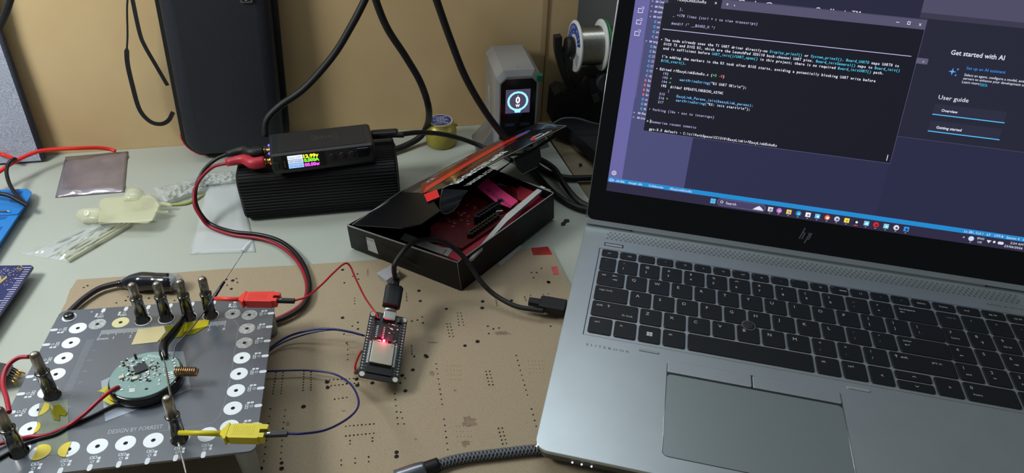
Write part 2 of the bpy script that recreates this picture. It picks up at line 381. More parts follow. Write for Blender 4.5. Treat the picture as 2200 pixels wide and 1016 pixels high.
for y,m,c in ((-5,em('blue_led',(60,60,255),6),0),(2,em('red_led',(255,60,40),4),0)): pass
b=MB(); 
for y,z,n_ in ((7,15,'b'),(3.5,10,'r'),(-6,14,'b'),(-10,6.5,'r')):
    b.ball((-X-.8,y,z),1.1,em('blue_led',(70,80,255),7) if n_=='b' else em('red_led',(255,50,50),5),n=6)
b.done('indicator_led',t)
Mps=Matrix.Translation(V(PS))@Matrix.Rotation(prz,4,'Z')
# banana plugs + leads
def W(p): return Mps@V(p)
b_=[((-X-.5,4.5,11),'black'),((-X-.5,-8.5,8),'red')]
CRIM=mat('crimson_plastic',(170,36,52),0.45); 
def lead(name,label,start,bodypts,bodyr,cablepts,r,m,mb):
    t=thing(name,label,'cable',tuple(start)); s=V(start)
    b=MB(); b.tube([p-s for p in bodypts],bodyr,mb,n=16,sub=4); b.done('plug_sleeve',t)
    b=MB(); d=(V(bodypts[0])-V(bodypts[1])).normalized(); q=V(bodypts[0])-s
    b.lathe(q-d*1,d,[(3.2,0),(3.3,2.5),(2.4,2.6),(2.5,5.2),(3.0,5.3),(2.8,7.3),(2,8)],GOLD,n=16); o=b.done('plug_tip',t); o['label']='gold plated plug tip'
    b=MB(); b.tube([p-s for p in cablepts],r,m,n=10,sub=10); b.done('wire',t)
WB=mat('black_wire',(18,18,20),0.38); WR=mat('crimson_wire',(140,22,40),0.4)
blk_body=[W((-X-6,4.5,11)),W((-X-16,4.3,11)),at(524,322,60.5),at(487,331,58.5)]
red_body=[W((-X-6,-8.5,8)),W((-X-16,-9,8)),at(524,342,58.5),at(486,349,57)]
cbl=[at(490,330,57),at(462,343,53),at(436,368,44),at(422,400,34),at(420,432,24),at(432,460,14),at(455,482,5),at(500,497,4.5),at(560,504,4.5),at(607,520,4.6),at(645,555,5),at(664,600,6),at(661,640,7),at(637,668,7),at(590,690,7),at(545,700,7)]
crl=[at(488,350,55),at(458,358,51),at(432,382,42),at(418,410,32),at(418,440,23),at(432,466,14),at(452,487,4.6),at(500,504,3.2),at(560,512,3.2),at(604,530,3.4),at(640,563,5),at(658,603,5),at(656,640,6),at(634,664,6),at(590,686,6),at(545,697,6)]
lead('test_lead','black test lead with black plug running from the small power supply','%s'%'' or blk_body[0],blk_body,[4.6,4.8,4.4,3.0],cbl,1.75,WB,RUB)
lead('test_lead','crimson test lead with red plug running alongside the black lead',red_body[0],red_body,[5.2,5.4,4.8,3.4],crl,1.55,WR,CRIM)
# ================================================================ BACKGROUND CABLES
def cable(name,label,pts,r,m=RUB,n=12,**k):
    b=MB(); b.tube(pts,r,m,n=n,sub=10,**k); return tag(b.done(name),label,'cable')
cable('power_cable','thick black cable dropping in front of the zip case to the power supply',[aty(815,-70,222),aty(786,-5,220),aty(755,55,217),aty(715,120,214),aty(655,188,210),aty(600,228,206),aty(573,258,202),aty(570,292,197)],3.4)
cable('power_cable','thick black cable curling down behind the tin and the ribbed box',[aty(790,-70,208),aty(806,-5,208),aty(832,60,208),aty(872,122,208),aty(904,178,208),aty(921,232,208),at(918,268,25),at(902,294,10),at(872,312,6),at(838,324,6)],3.4)
cable('power_cable','thick black cable falling diagonally in front of the silver charger',[aty(915,-70,185),aty(938,0,185),aty(968,85,187),aty(1000,165,188),aty(1040,235,187),aty(1078,286,184),aty(1110,320,178)],3.4)
t=thing('usb_cable','black cable leaving the right end of the small power supply','cable',(76,162,60))
s=V((76,162,60)); b=MB(); b.box(at(826,287,61)-s,(26,9,7),RUB,e=2,T=None); b.tube([at(836,287,61)-s,at(868,290,60)-s],[3.6,2.4],RUB); b.done('plug',t)
b=MB(); b.tube([q-s for q in (at(860,288,60),at(900,284,52),at(945,287,36),at(985,296,22),at(1020,308,9),at(1060,324,5),at(1100,345,5))],2.5,RUB,sub=10); b.done('wire',t)
cable('laptop_cable','upper black cable running from behind the open box toward the laptop screen',[at(1120,318,5),at(1150,352,4),at(1180,372,4),at(1215,381,4),at(1255,382,4),at(1310,378,4)],3.1)
cable('laptop_cable','black cable crossing over its neighbours on the desk beside the laptop',[at(1130,330,9),at(1165,345,11),at(1190,362,12),at(1207,388,11),at(1226,414,7),at(1250,436,5),at(1290,452,4)],3.1)
cable('laptop_cable','lowest black cable curving on the desk behind the laptop corner',[at(1120,345,4),at(1150,372,4),at(1178,404,4),at(1212,430,4),at(1245,446,4),at(1290,455,4)],3.1)
cable('thin_cable','thin grey cable arching in front of the black clamp stand',[at(1180,272,30),aty(1190,264,215),aty(1210,254,214),aty(1240,254,212),aty(1275,264,208),aty(1330,275,206)],1.1,mat('grey_wire',(62,64,68),.4))
cable('hanging_cable','black cable hanging in the top left corner of the view',[aty(30,-30,190),aty(20,5,190),aty(6,42,192),aty(-20,90,195)],2.7)
# ================================================================ TIN
t=thing('flux_tin','small round yellow tin with blue printed lid','tin',(146.5,250,0))
YT=mat('yellow_plastic',(176,164,66),0.35,trans=.15,var=.1,scale=60)
b=MB(); b.lathe((0,0,0),(0,0,1),[(15.5,0),(16.8,1.2),(17.0,17),(16.4,18)],YT,n=40); b.done('body',t)
b=MB(); b.lathe((0,0,17.6),(0,0,1),[(15.8,0),(16.4,.6),(16.4,3),(14.8,3.6),(14.4,9.5),(13.6,10.3),(12.8,10.4)],mat('gold_lid',(170,156,84),.35,.4),n=40); b.box((17,2,20),(3,3,3),YT,e=.6)
b.disc((0,0,28.15),12.6,mat('blue_label',(50,60,120),.4),n=36); b.disc((0,0,28.2),12.6,WHITE,n=36,r0=11.9)
for i,s_ in enumerate(('SOLDER','SOLDERING','PASTE','ADVANCED','FLUX 50g')): b.text(s_,lambda x,y:(x,6-i*3.4+y,28.25),WHITE,h=2.9,width=9 if i%2 else 15,align='c')
b.done('lid',t)
# ================================================================ SILVER CHARGER
CX,CY=222.5,208
t=thing('desktop_charger','silver boxy desktop charger with small round readout reading 0 W','charger',(CX,CY,0))
SILV=mat('silver_case',(168,170,172),0.38,.55,bump=.05,bscale=900)
SILV2=mat('silver_chamfer',(150,152,156),0.32,.7)
b=MB()
def oct_(ins,y,zt=99): 
    w_=23-ins; c_=7; z1=zt-ins; z0=2+ins
    return [(-w_+c_,y,z1),(-w_,y,z1-c_),(-w_,y,z0),(w_,y,z0),(w_,y,z1-c_),(w_-c_,y,z1)]
b.loft([oct_(3.2,0,97),oct_(0,3.5),oct_(0,66),oct_(3,69)],SILV)
b.text('Y',lambda x,y:(-23.1,22+x*0-y*.0+ (x),62+y*1.0),WHITE,h=1) if False else None
LT=mat('light_print',(205,206,208),.5)
for p in ([(60,78),(44,58),(40,54),(56,74)],[(46,66),(36,30),(33,30),(42,64)]):
    b.poly([(-23.15,70-y_,z_) for y_,z_ in [(70-q[0],q[1]) for q in p]],LT)
b.text('240W',lambda x,y:(-23.15,40-x*0+ -y,40+x),mat('faint_print',(0,0,0)),h=4)
b.text('ill',lambda x,y:(x-1,9+y,99.15),mat('dark_print',(90,92,96),.5),h=4)
b.done('case',t)
b=MB(); b.slab([(x,-.35,z) for x,_,z in [(-18.5,0,12),(18.0,0,12),(18.0,0,86),(13.5,0,91),(-13.5,0,91),(-18.5,0,86)]],(0,-1,0),.8,BLKG)
o=b.done('front_glass',t)
b=MB(); zc=67; y_=-.6
b.poly([(-13.5,y_,zc-13.5),(12,y_,zc-13.5),(12,y_,zc+13),(-13.5,y_,zc+13)],em('charger_bg',(78,72,98),.9))
q=Matrix.Rotation(PI/2,3,'X')
b.disc((-.8,y_-.1,zc),11,em('charger_ring',(150,225,245),1.3),n=16,q=q,r0=8.8); b.poly([(-4.5,y_-.1,zc-9.5),(3,y_-.1,zc-9.5),(2,y_-.1,zc-13),(-3.4,y_-.1,zc-13)],em('charger_ring',(0,0,0)))
b.text('0',lambda x,y:(x-.8,y_-.15,zc-2.2+y),em('charger_white',(245,250,255),1.4),h=10,align='c',bold=.03,width=4.6)
b.text('W',lambda x,y:(x-.8,y_-.15,zc-6.6+y),em('charger_white',(0,0,0)),h=4.4,align='c',bold=.03,width=4.4)
b.text('\u2022',lambda x,y:(x-.8,y_-.15,zc+4.5+y),em('charger_ring',(0,0,0)),h=4,align='c')
b.done('readout',t)
for z,x in ((40,8),(26,8),(40,-8)):
    b=MB(); b.box((x,-.5,z),(11,1,4.5),BLK,e=.4); b.box((x,-1,z),(8.5,.6,2.2),mat('port_blue',(40,60,90),.4),e=.2); b.done('port',t)
b=MB(); b.box((20.6,1.4,91),(6.5,7,7),mat('green_sticker',(20,92,66),.5),e=.6,T=None); b.done('corner_cap',t)
for sx in (-1,1):
    b=MB(); b.loft([[(sx*22,8,0),(sx*22,60,0),(sx*22,50,26),(sx*22,18,26)],[(sx*41,16,0),(sx*41,52,0),(sx*23.5,44,26),(sx*23.5,22,26)]],SILV2); b.done('stand',t)
# ================================================================ SPOOLS AND CLAMP STAND
t=thing('spool_stand','black arm stand holding the solder spools behind the laptop','stand',(300,252,0))
bs=V((300,252,0))
MBK=mat('matt_black',(20,21,23),.6,bump=.2,bscale=300)
b=MB()
P=[aty(*p,250)-bs for p in ((1198,76),(1199,108),(1210,150),(1228,186),(1262,190))]
b.ribbon(P,7.5,9,MBK,nrm=(0,-1,0)); P=[aty(*p,250)-bs for p in ((1222,94),(1214,118),(1228,150),(1238,180))]; b.ribbon(P,7,9,MBK); b.done('arm',t)
hub=aty(1221,100,248)
b=MB(); b.lathe(hub-bs-V((3,0,0)),(1,0,0),[(9,0),(10.5,2),(10.5,7),(4,7.5),(4,95)],MBK,n=24); b.done('axle',t)
b=MB(); p=aty(1237,190,250)-bs; b.cyl(p,p+V((0,0,-18)),4.5,STEELD); b.done('collar',t)
b=MB()
A_=[aty(*p,244)-bs for p in ((1192,205),(1205,196),(1225,200),(1262,165),(1300,158),(1330,170),(1330,330),(1292,352),(1265,330),(1215,272),(1186,262))]
A_=[V((q_.x,q_.y,max(q_.z,-1.4))) for q_ in A_]
b.loft([[q_+V((0,0,0)) for q_ in A_],[q_+V((0,26,0)) for q_ in A_]],MBK)
A_=[aty(*p,240)-bs for p in ((1270,170),(1300,160),(1310,185),(1300,215),(1268,205))]; b.loft([A_,[q_+V((0,8,0)) for q_ in A_]],BLK)
A_=[aty(*p,238)-bs for p in ((1271,205),(1285,200),(1290,215),(1277,222))]; b.loft([A_,[q_+V((0,4,0)) for q_ in A_]],mat('slate_plastic',(52,56,64),.5))
b.done('clamp_body',t)
b=MB(); p=aty(1305,175,236)-bs; b.lathe(p,(0,1,0),[(11,-3),(12,0),(12,8)],mat('slate_plastic',(0,0,0)),n=24); b.done('clamp_knob',t)
b=MB(); A_=[at(*p,z)-bs for p,z in (((1188,285),8),((1222,300),6),((1300,372),6),((1300,300),8),((1220,262),10))]
b.loft([A_,[q_+V((0,0,14)) for q_ in A_]],MBK); b.done('base_foot',t)
def spool(name,label,x0,x1,cz,r,rc,mflL,mflR,lab):
    t=thing(name,label,'spool',(x0,hub.y,hub.z)); 
    b=MB(); WIRE=mat('solder_wire',(176,174,166),.25,.9)
    prof=[(4.5,3)]; x=3; Lw=x1-x0-3
    while x<Lw: prof+=[(rc,x),(rc+.7,x+.45),(rc,x+.9)]; x+=.95
    b.lathe((0,0,0),(1,0,0),prof,WIRE,n=36); o=b.done('wire_winding',t)
    for xx,m in ((0,mflL),(x1-x0-3,mflR)):
        b=MB(); b.lathe((xx,0,0),(1,0,0),[(4.6,0),(r-1,0),(r,.8),(r,2.4),(r-1,3),(4.6,3)],m,n=48); 
        if xx==0 and lab:
            qf=Matrix.Rotation(-PI/2,3,'Y')
            n=28
            BL=mat('spool_label_blue',(34,66,150),.45); a0,a1=.35,PI-.1
            for k in range(n):
                ta,tb=a0+(a1-a0)*k/n,a0+(a1-a0)*(k+1)/n
                f_=lambda rr_,tt:(-.15,-rr_*math.cos(tt)*1.0,rr_*math.sin(tt))
                b.poly([f_(13,ta),f_(23.5,ta),f_(23.5,tb),f_(13,tb)],BL)
            for s_,rad_,hh in (('SOLDER WIRE',18.6,4.4),('ROSIN CORE',14.2,3.0)):
                for i,ch in enumerate(s_):
                    th=PI*.93-(i+.5)*(PI*.8)/len(s_)
                    cc=V((-.3,rad_*math.cos(PI-th)*1.0,rad_*math.sin(th)))
                    # letters face -x ; reading direction is -y
                    e1=V((0,-math.sin(th)*-1 if False else math.sin(th)*-1,-math.cos(th)*-1 if False else math.cos(th)*-1))
                    e2=V((0,-math.cos(th)*1,math.sin(th))); cc=e2*rad_+V((-.3,0,0)); e1=V((0,-e2.z,e2.y))
                    b.text(ch,lambda x,y:cc+e1*x+e2*y,WHITE,h=hh,align='c')
            b.poly([(-.15,-9,-2),(-.15,-22,-2),(-.15,-18,-18),(-.15,-9,-14)],mat('label_grey',(170,176,180),.5))
            for k in range(4): b.rect(0,0,0,0,0,WHITE) if False else b.poly([(-.2,-12,-4-3*k),(-.2,-18,-4-3*k),(-.2,-18,-5-3*k),(-.2,-12,-5-3*k)],mat('dark_print',(0,0,0)))
        b.done('flange',t)
    return t
WP=mat('white_plastic',(205,208,206),.4); GP=mat('green_plastic',(36,120,72),.4)
hx=hub.x+6
spool('solder_spool','solder spool with blue printed white flange on the black stand',hx,hx+31,0,26.5,19.5,WP,WP,True)
spool('solder_spool','solder spool with green flanges partly hidden behind the laptop screen',hx+31.6,hx+70,0,26,17.5,GP,GP,False)
# ================================================================ LAUNCHPAD BOX
n33=V((0,0,1))
FL,F,R_=at(757,529,0),at(991,628,0),at(1188,472,0); FLt,Ft,Rt=at(747,483,34),at(982,562,36),at(1188,414,35); Bk=FL+(R_-F); Bt=at(1000,341,34)
FL.z=F.z=R_.z=0
t=thing('electronics_box','open black cardboard kit box with its lid raised, printed in red and white','box',tuple(F))
BXM=mat('box_black',(10,10,13),0.42,spec=.25,bump=.12,bscale=120); BXE=mat('box_edge',(128,128,126),.7); BXI=mat('box_inner',(92,90,88),.7)
b=MB(); th=1.0
FL,R_=V((FLt.x*.3+FL.x*.7,FLt.y*.3+FL.y*.7,2.7)),V((R_.x,R_.y,2.7)); F=V((F.x,F.y,2.7)); 
Bk=V((Bt.x-2,Bt.y-2,2.7)); o_=V(t.location)*1000
def wall(a,bb,at_,bt_):
    a,bb,at_,bt_=[V(x)-o_ for x in (a,bb,at_,bt_)]
    n=(bb-a).cross(at_-a).normalized()*th
    b.loft([[a,bb,bt_,at_],[a+n,bb+n,bt_+n,at_+n]],BXM)
    b.slab([at_+V((0,0,.1)),bt_+V((0,0,.1)),bt_+n+V((0,0,.1)),at_+n+V((0,0,.1))],(0,0,1),.05,BXE)
wall(FL,F,FLt,Ft); wall(F,R_,Ft,Rt); wall(R_,Bk,Rt,Bt); wall(Bk,FL,Bt,FLt)
b.slab([p-o_+V((0,0,1)) for p in (FL,F,R_,Bk)],(0,0,1),1,BXM)
# worn white corner
b.tube([F-o_+V((0,-.3,0)),Ft-o_+V((0,-.3,0))],.45,BXE,n=6,straight=True)
b.tube([Ft-o_,Ft.lerp(FLt,.5)-o_,FLt-o_],.5,BXE,n=6,straight=True)
nn=(F-FL).cross(V((0,0,1))).normalized()
pl=[atp(*p,FLt+nn*.0,(F-FL).cross(FLt-FL).normalized()) for p in ((756,497),(804,514),(815,551),(762,529))]
nw=(F-FL).cross(FLt-FL).normalized(); nw=nw if nw.dot(CW-F)>0 else -nw
b.slab([p-o_+nw*.35 for p in pl],nw,.2,mat('paper_label',(190,192,190),.6))
INK=mat('black_ink',(24,24,26),.6)
k0=[]
for i,s_ in enumerate(('LAUNCHXL-CC1310','PG 2.0','HW Rev: 1.3.2','SW Rev: 0.90')):
    a=(759.5+i*.4,504.5+i*6.9); wpx=(43,18,33,31)[i]; c=(a[0]+wpx,a[1]+wpx*.34)
    A2=atp(*a,FLt+nw*.6,nw); C2=atp(*c,FLt+nw*.6,nw); xd=(C2-A2).normalized(); yd=nw.cross(xd)
    b.text(s_,plane_fn(A2-o_,xd,yd),INK,h=2.9,width=(C2-A2).length)
b.poly([atp(*p,F+V((0,0,0)),(R_-F).cross(Ft-F).normalized())-o_+((F-R_).cross(Ft-F).normalized())*(-.5 if False else .5) for p in ((1158,460),(1172,453),(1176,460),(1165,466))],INK)
b.done('tray',t)
# lid, raised, hinged along the rear long side
dvec=V((.757,-.652,0)).normalized(); ph=math.radians(28); dd=dvec*math.cos(ph)+V((0,0,math.sin(ph))); ee=(V((162,160,33))-V((46.8,76,33))).normalized()
ln=ee.cross(dd).normalized(); ln=ln if ln.z>0 else -ln
a0=V((46.8,76,33))
lp=lambda u,v,l=0: atp(u,v,a0,ln)+ln*l
A1,D1,E2,G1=lp(859,412),lp(950,404),lp(1217,270),lp(911,414); E1=at(1155,264,50); E1b=lp(1100,285)
LM=mat('lid_gloss',(26,22,22),0.24,coat=.5,bump=.1,bscale=60)
b=MB()
def fan(pts,m,t_=.8):
    b.slab([p-o_ for p in pts],ln,t_,m)
fan([A1,G1,D1,E2,E1b],LM); 
b.loft([[E1b-o_,E2-o_,E1-o_],[E1b-o_-ln,E2-o_-ln,E1-o_-ln]],LM)
b.tube([D1-o_,E2-o_,E1-o_],.35,BXE,n=6,straight=True)
# printed stripe
def lq(uvs,m,l): b.poly([lp(u,v,l)-o_ for u,v in uvs],m)
lq([(904,417),(917,408),(1010,350),(1080,311),(1136,283),(1125,284),(1060,308),(985,347),(905,395)],mat('lid_red_dark',(110,30,24),.3),.12)
lq([(910,415),(925,405),(1010,352),(1090,307),(1135,285),(1130,284),(1080,305),(1000,350),(915,402)],mat('lid_red',(196,52,28),.3),.2)
lq([(1105,297),(1140,281),(1137,279),(1112,290)],mat('lid_blue',(60,110,200),.3),.22)
RD=mat('print_red',(188,40,42),.4)
def lt(s_,p0,p1,h,m,bold=0): 
    A2=lp(*p0,.3);C2=lp(*p1,.3); xd=(C2-A2).normalized(); yd=ln.cross(xd); yd=yd if True else -yd
    b.text(s_,plane_fn(A2-o_,xd,yd),m,h=h,width=(C2-A2).length,bold=bold)
lt('Sub-1 GHz CC1310 LaunchPad',(985,394),(1092,324),15,WHITE,.02)
lt('LAUNCHXL-CC1310',(1011,397),(1071,357.5),11,LT)
lt('TI\'s SimpleLink Sub-1 GHz Ultra-Low Power Platform',(970,388),(1112,300),10,RD)
lt('TEXAS',(1151,294),(1167,286),8,WHITE,.02); lt('INSTRUMENTS',(1153,299.5),(1187,281),8,WHITE,.02)
lq([(1138,300),(1144,294),(1151,293),(1153,297),(1147,301),(1143,303)],RD,.3)
lt('iCE',(922,391),(938,381),8,LT)
b.done('lid',t)
# hinge side panel between tray and lid, tuck flap and side flap
b=MB(); pts=[at(764,472,35),A1-ln*.3,G1-ln*.3,lp(946,455)-V((0,0,10)),at(935,478,36),at(840,500,33),at(775,500,32)]
def fan2(pts,m,n_,t_=.8): b.slab([V(p)-o_ for p in pts],n_,t_,m)
p0_=at(757,482,34); hn=(A1-p0_).cross(G1-p0_).normalized(); hn=hn if hn.z>0 else -hn
fan2([p0_]+[atp(u,v,p0_,hn) for u,v in ((859,412.5),(911,414.5),(930,430),(946,452),(905,480),(862,489))],BXM,hn)
b.tube([at(757,482,34.6)-o_,A1-o_],.4,BXE,n=6,straight=True); b.done('hinge_panel',t)
b=MB(); nf=V((.5,-.85,.2)).normalized()
GL=mat('flap_gloss',(62,68,78),0.22,.2,coat=.6,bump=.5,bscale=60)
def flap(uvs,m):
    pl_=[atp(u,v,D1,nf) for u,v in uvs]; b.slab([p-o_ for p in pl_],nf,.8,m)
flap([(951,405),(1006,408),(994,424),(986,437),(975,450),(962,458),(951,457),(945,445),(946,425)],GL); 
b.tube([atp(u,v,D1,nf)-o_ for u,v in ((951,406),(946,425),(945,445),(951,457),(962,458),(975,450),(986,437))],.35,BXE,n=6); o=b.done('tuck_flap',t); o['label']='shiny bent tuck flap'
b=MB(); m2=D1.lerp(E2,.55); 
pl_=[atp(u,v,m2-V((0,0,1)),nf) for u,v in ((1103,340),(1150,316),(1160,318),(1163,342),(1155,358),(1122,374),(1110,362))]; b.slab([p-o_ for p in pl_],nf,.8,mat('flap_inside',(26,27,32),.5)); b.tube([p-o_ for p in pl_[-3:]+pl_[:1]],.35,BXE,n=6,straight=True); b.done('tuck_flap',t)
b=MB(); pl_=[atp(u,v,E2,nf) for u,v in ((1006,408),(1100,346),(1137,325),(1217,271),(1212,284),(1137,330),(1103,345),(1060,378),(1020,400))]; b.slab([p-o_ for p in pl_],nf,.7,BXM); b.done('lid_edge',t)
b=MB(); b.slab([p-o_ for p in (lp(911,418,.4),lp(939,407,.4),lp(945,423,.4),lp(918,434,.4))],ln,.2,mat('bright_red_tape',(214,32,40),.45)); b.done('tape',t)
# contents
def flatthing(name,label,cat,uvs,z,th_,m,extra=None,zs=None):
    P_=[at(u,v,z if zs is None else zs[i]) for i,(u,v) in enumerate(uvs)]; o=P_[0].copy()
    b=MB(); b.slab([p-o for p in P_],(0,0,1),th_,m)
    if extra: extra(b,o)
    ob=b.done(name,loc=o); tag(ob,label,cat); return ob
flatthing('quick_guide','red printed booklet lying in the bottom of the open box','booklet',[(925,535),(1001,566),(1177,425),(1100,398),(1000,470)],25,1.5,mat('booklet_red',(158,26,52),.5),
  lambda b,o: (b.slab([at(u,v,25.4)-o for u,v in ((870,500),(950,531),(975,533),(962,550),(860,513))],(0,0,1),.2,mat('leaflet_grey',(150,150,148),.6)), b.text('SAMPLE SHOWN',plane_fn(at(948,551,25.8)-o,at(963,534,25.8)-at(948,551,25.8),at(944,549,25.8)-at(948,551,25.8)),INK,h=2.4,width=10)))
flatthing('foam_liner','pale liner card at the rear of the open box','card',[(1060,400),(1093,375),(1184,407),(1150,430)],23,1,mat('liner_white',(150,152,150),.7))
flatthing('folded_leaflet','narrow white folded leaflet edge slanting across the red booklet','leaflet',[(1007,556),(1016,553),(1090,474),(1172,402),(1163,398),(1088,459)],33,3,mat('leaflet_white',(178,178,176),.6))
flatthing('card_sleeve','small red card standing proud beside the pink note','card',[(1108,406),(1126,393),(1157,402),(1125,432),(1112,428)],29,1,mat('card_red',(150,30,44),.5))
t2=thing('development_board','dark red development board with black pin headers inside the open box','circuit board',tuple(at(1000,480,27)))
o2=V(t2.location)*1000; b=MB(); PCBR=mat('red_soldermask',(96,20,26),.35,var=.3,scale=150)
b.slab([at(u,v,28)-o2 for u,v in ((925,487),(1035,392),(1100,402),(1110,440),(1085,470),(992,533),(925,512))],(0,0,1),1.6,PCBR)
for k in range(26):
    u,v=random.uniform(960,1060),random.uniform(440,500); p=at(u,v,28.2)-o2; b.box(p,(random.uniform(1,3),1.2,.6),mat('red_dim_parts',(130,96,84),.5))
for k in range(12): 
    u,v=1045+k*5,402+k*3.0; p=at(u,v,28.6)-o2; b.box(p,(2.6,1.6,1.6),mat('tan_parts',(150,130,110),.4) if k%3 else STEEL)
b.done('circuit_board',t2)
for (u0,v0,u1,v1,n_,z_) in ((1010,499,1066,460,10,32),(1025,462,1075,430,10,36)):
    b=MB(); 
    for k in range(n_):
        p=at(u0+(u1-u0)*k/(n_-1),v0+(v1-v0)*k/(n_-1),z_)-o2; b.box((p.x,p.y,(z_+28)/2-27),(5.2,4.6,z_-28),BLK)
        b.cyl((p.x,p.y,z_-27),(p.x,p.y,z_-27+2.5 if z_<34 else z_-27+1),.45,GOLD if z_<34 else STEELD,n=6)
    b.done('pin_header',t2)
b=MB(); p=at(1072,452,30)-o2; b.box(p,(7,5,3),STEEL,e=.5,T=None); b.done('connector',t2)
nz=[(1025,401,37),(1046,382,37),(1062,393,37),(1084,411,36),(1113,431,35),(1096,446,35),(1066,434,36),(1043,416,37)]
nz=[(a_,b_-0,c_) for a_,b_,c_ in nz]
o3=at(1046,400,36); b=MB(); b.slab([at(u,v,z)-o3 for u,v,z in nz],(0,0,1),.2,mat('pink_paper',(206,50,112),.6))
b.text('RECEIVE III',plane_fn(at(1098,441,38.2)-o3,at(1036,394,38.2)-at(1098,441,38.2),at(1086,447,38.2)-at(1096,437,38.2)),mat('pen_ink',(50,20,60),.6),h=4.2,width=34)
tag(b.done('paper_note',loc=o3),'pink handwritten paper note lying on the red board in the box','note')
flatthing('paper_slip','narrow white paper slip poking out under the box side','paper',[(1070,565),(1075,560),(1117,526),(1122,529),(1120,533),(1076,570)],3.2,.5,mat('slip_white',(175,177,174),.6))
b=MB(); P_=[at(u,v,.6) for u,v in ((1205,479),(1210,475),(1213,470),(1222,470),(1224,475),(1217,477),(1214,483),(1206,484))]; c_=P_[0]; b.slab([p-c_ for p in P_],(0,0,1),.6,mat('black_scrap',(24,26,24),.6)); tag(b.done('rubber_scrap',loc=c_),'tiny black scrap lying on the desk right of the box','scrap')
c_=at(836,590,2.6); b=MB(); P_=[at(u,v,9)-c_ for u,v in ((809,586),(838,570),(857,583),(830,602))]; Q_=[at(u,v,2.6)-c_ for u,v in ((811,594),(840,580),(860,594),(834,611))]
b.loft([Q_,P_],mat('milky_plastic',(205,208,214),.35,trans=.4,ior=1.3)); tag(b.done('plastic_block',loc=c_),'small milky plastic block behind the little microcontroller board','block')
# ================================================================ LAPTOP (local frame: x along the keys, y to the hinge)
U=18.2
lap=thing('laptop','open silver laptop with black keys showing code on its screen','laptop',(250,0,0),math.radians(-23.8))
MLAP=Matrix.Translation(V((250,0,0)))@Matrix.Rotation(math.radians(-23.8),4,'Z')
ALU=mat('laptop_aluminium',(194,202,206),0.40,.75,var=.03,scale=30,bump=.04,bscale=1500)
ALUD=mat('laptop_chamfer',(176,180,180),0.3,.85)
b=MB()
X0,X1,Y0,Y1=-18.2,353,-190.5,66
b.rbox((X0+X1)/2,(Y0+Y1)/2,X1-X0,Y1-Y0,17.5,20,ALU,r=9,e=.5,eb=0,n=8)
def ring2(ins,z): 
    out=[];r=9
    for cx,cy,t0 in ((X1-r,Y1-r,0),(X0+r,Y1-r,PI/2),(X0+r,Y0+r,PI),(X1-r,Y0+r,1.5*PI)):
        for k in range(9):
            a=t0+PI/2*k/8; out.append((cx+(r-ins)*math.cos(a),cy+(r-ins)*math.sin(a),z))
    return out
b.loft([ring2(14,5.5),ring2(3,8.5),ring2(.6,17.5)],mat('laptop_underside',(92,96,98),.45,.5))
# chipped front left corner
b.box((X0+1.6,Y0+5,18),(2.6,7,3.6),STEEL,e=1.0)
# keyboard well outline
DK=mat('well_line',(40,43,46),.5)
KW=18.6*U
for x0,y0,x1,y1 in ((-2.0,-84.6,-1.3,20.9),(-2.0,20.4,KW,20.9),(-2.0,-84.7,KW,-84.45)): b.rect(x0,y0,x1,y1,20.04,DK)
# brand word
b.text('E L I T E B O O K',lambda x,y:(2.2+x,-95.2+y,20.05),mat('engraved_grey',(70,76,80),.5),h=3.1,width=31.5)
b.text('BANG & OLUFSEN',lambda x,y:(309+x,27.5+y,20.05),mat('engraved_grey',(0,0,0)),h=2.6,width=34)
b.done('base',lap)
b=MB()
for (u,v) in ((1234,967),(1254,970),(1275,974)):
    p=MLAP.inverted()@at(u,v,16); b.ball((p.x,Y0+.2,13.5),.6,em('white_led',(235,240,255),2.5),n=6)
b.done('indicator_led',lap)
# ports on left side
b=MB(); b.box((X0+.6,-51,11),(2,10,3.5),BLK,e=.5); b.done('usb_port',lap)
# feet
for fx_,fy_ in ((20,-165),(315,-165),(20,45),(315,45)):
    b=MB(); b.rbox(fx_,fy_,30,8,0,6.2,RUB,r=3,e=.5) if fy_>0 or fx_>100 else b.rbox(fx_+30,fy_,30,8,2.6,6.2,RUB,r=3,e=.5); b.done('rubber_foot',lap)
# speaker grille: rows of short crossing slots
b=MB(); GR=mat('grille_slot',(64,68,72),.6)
y0=1.9*U
for r_ in range(4):
    for k in range(84):
        x=3.2+k*3.98+(1.99 if r_%2 else 0); yy=y0+1.2+r_*3.0
        for sx in (-1,1):
            a=V((x-.95,yy-.95*sx)); c_=V((x+.95,yy+.95*sx)); n_=V((c_.y-a.y,a.x-c_.x)).normalized()*.2
            b.poly([(a.x-n_.x,a.y-n_.y,20.05),(c_.x-n_.x,c_.y-n_.y,20.05),(c_.x+n_.x,c_.y+n_.y,20.05),(a.x+n_.x,a.y+n_.y,20.05)],GR)
        b.disc((x,yy,20.06),.42,GR,n=6)
b.done('speaker_grille',lap)
b=MB(); b.box((9.7,27.3,20.0),(16.5,4.2,.5),DK,e=.1); b.box((9.7,26.9,20.3),(14.5,2.4,.4),mat('power_button',(190,194,205),.3,.4),e=.15); o=b.done('power_button',lap)
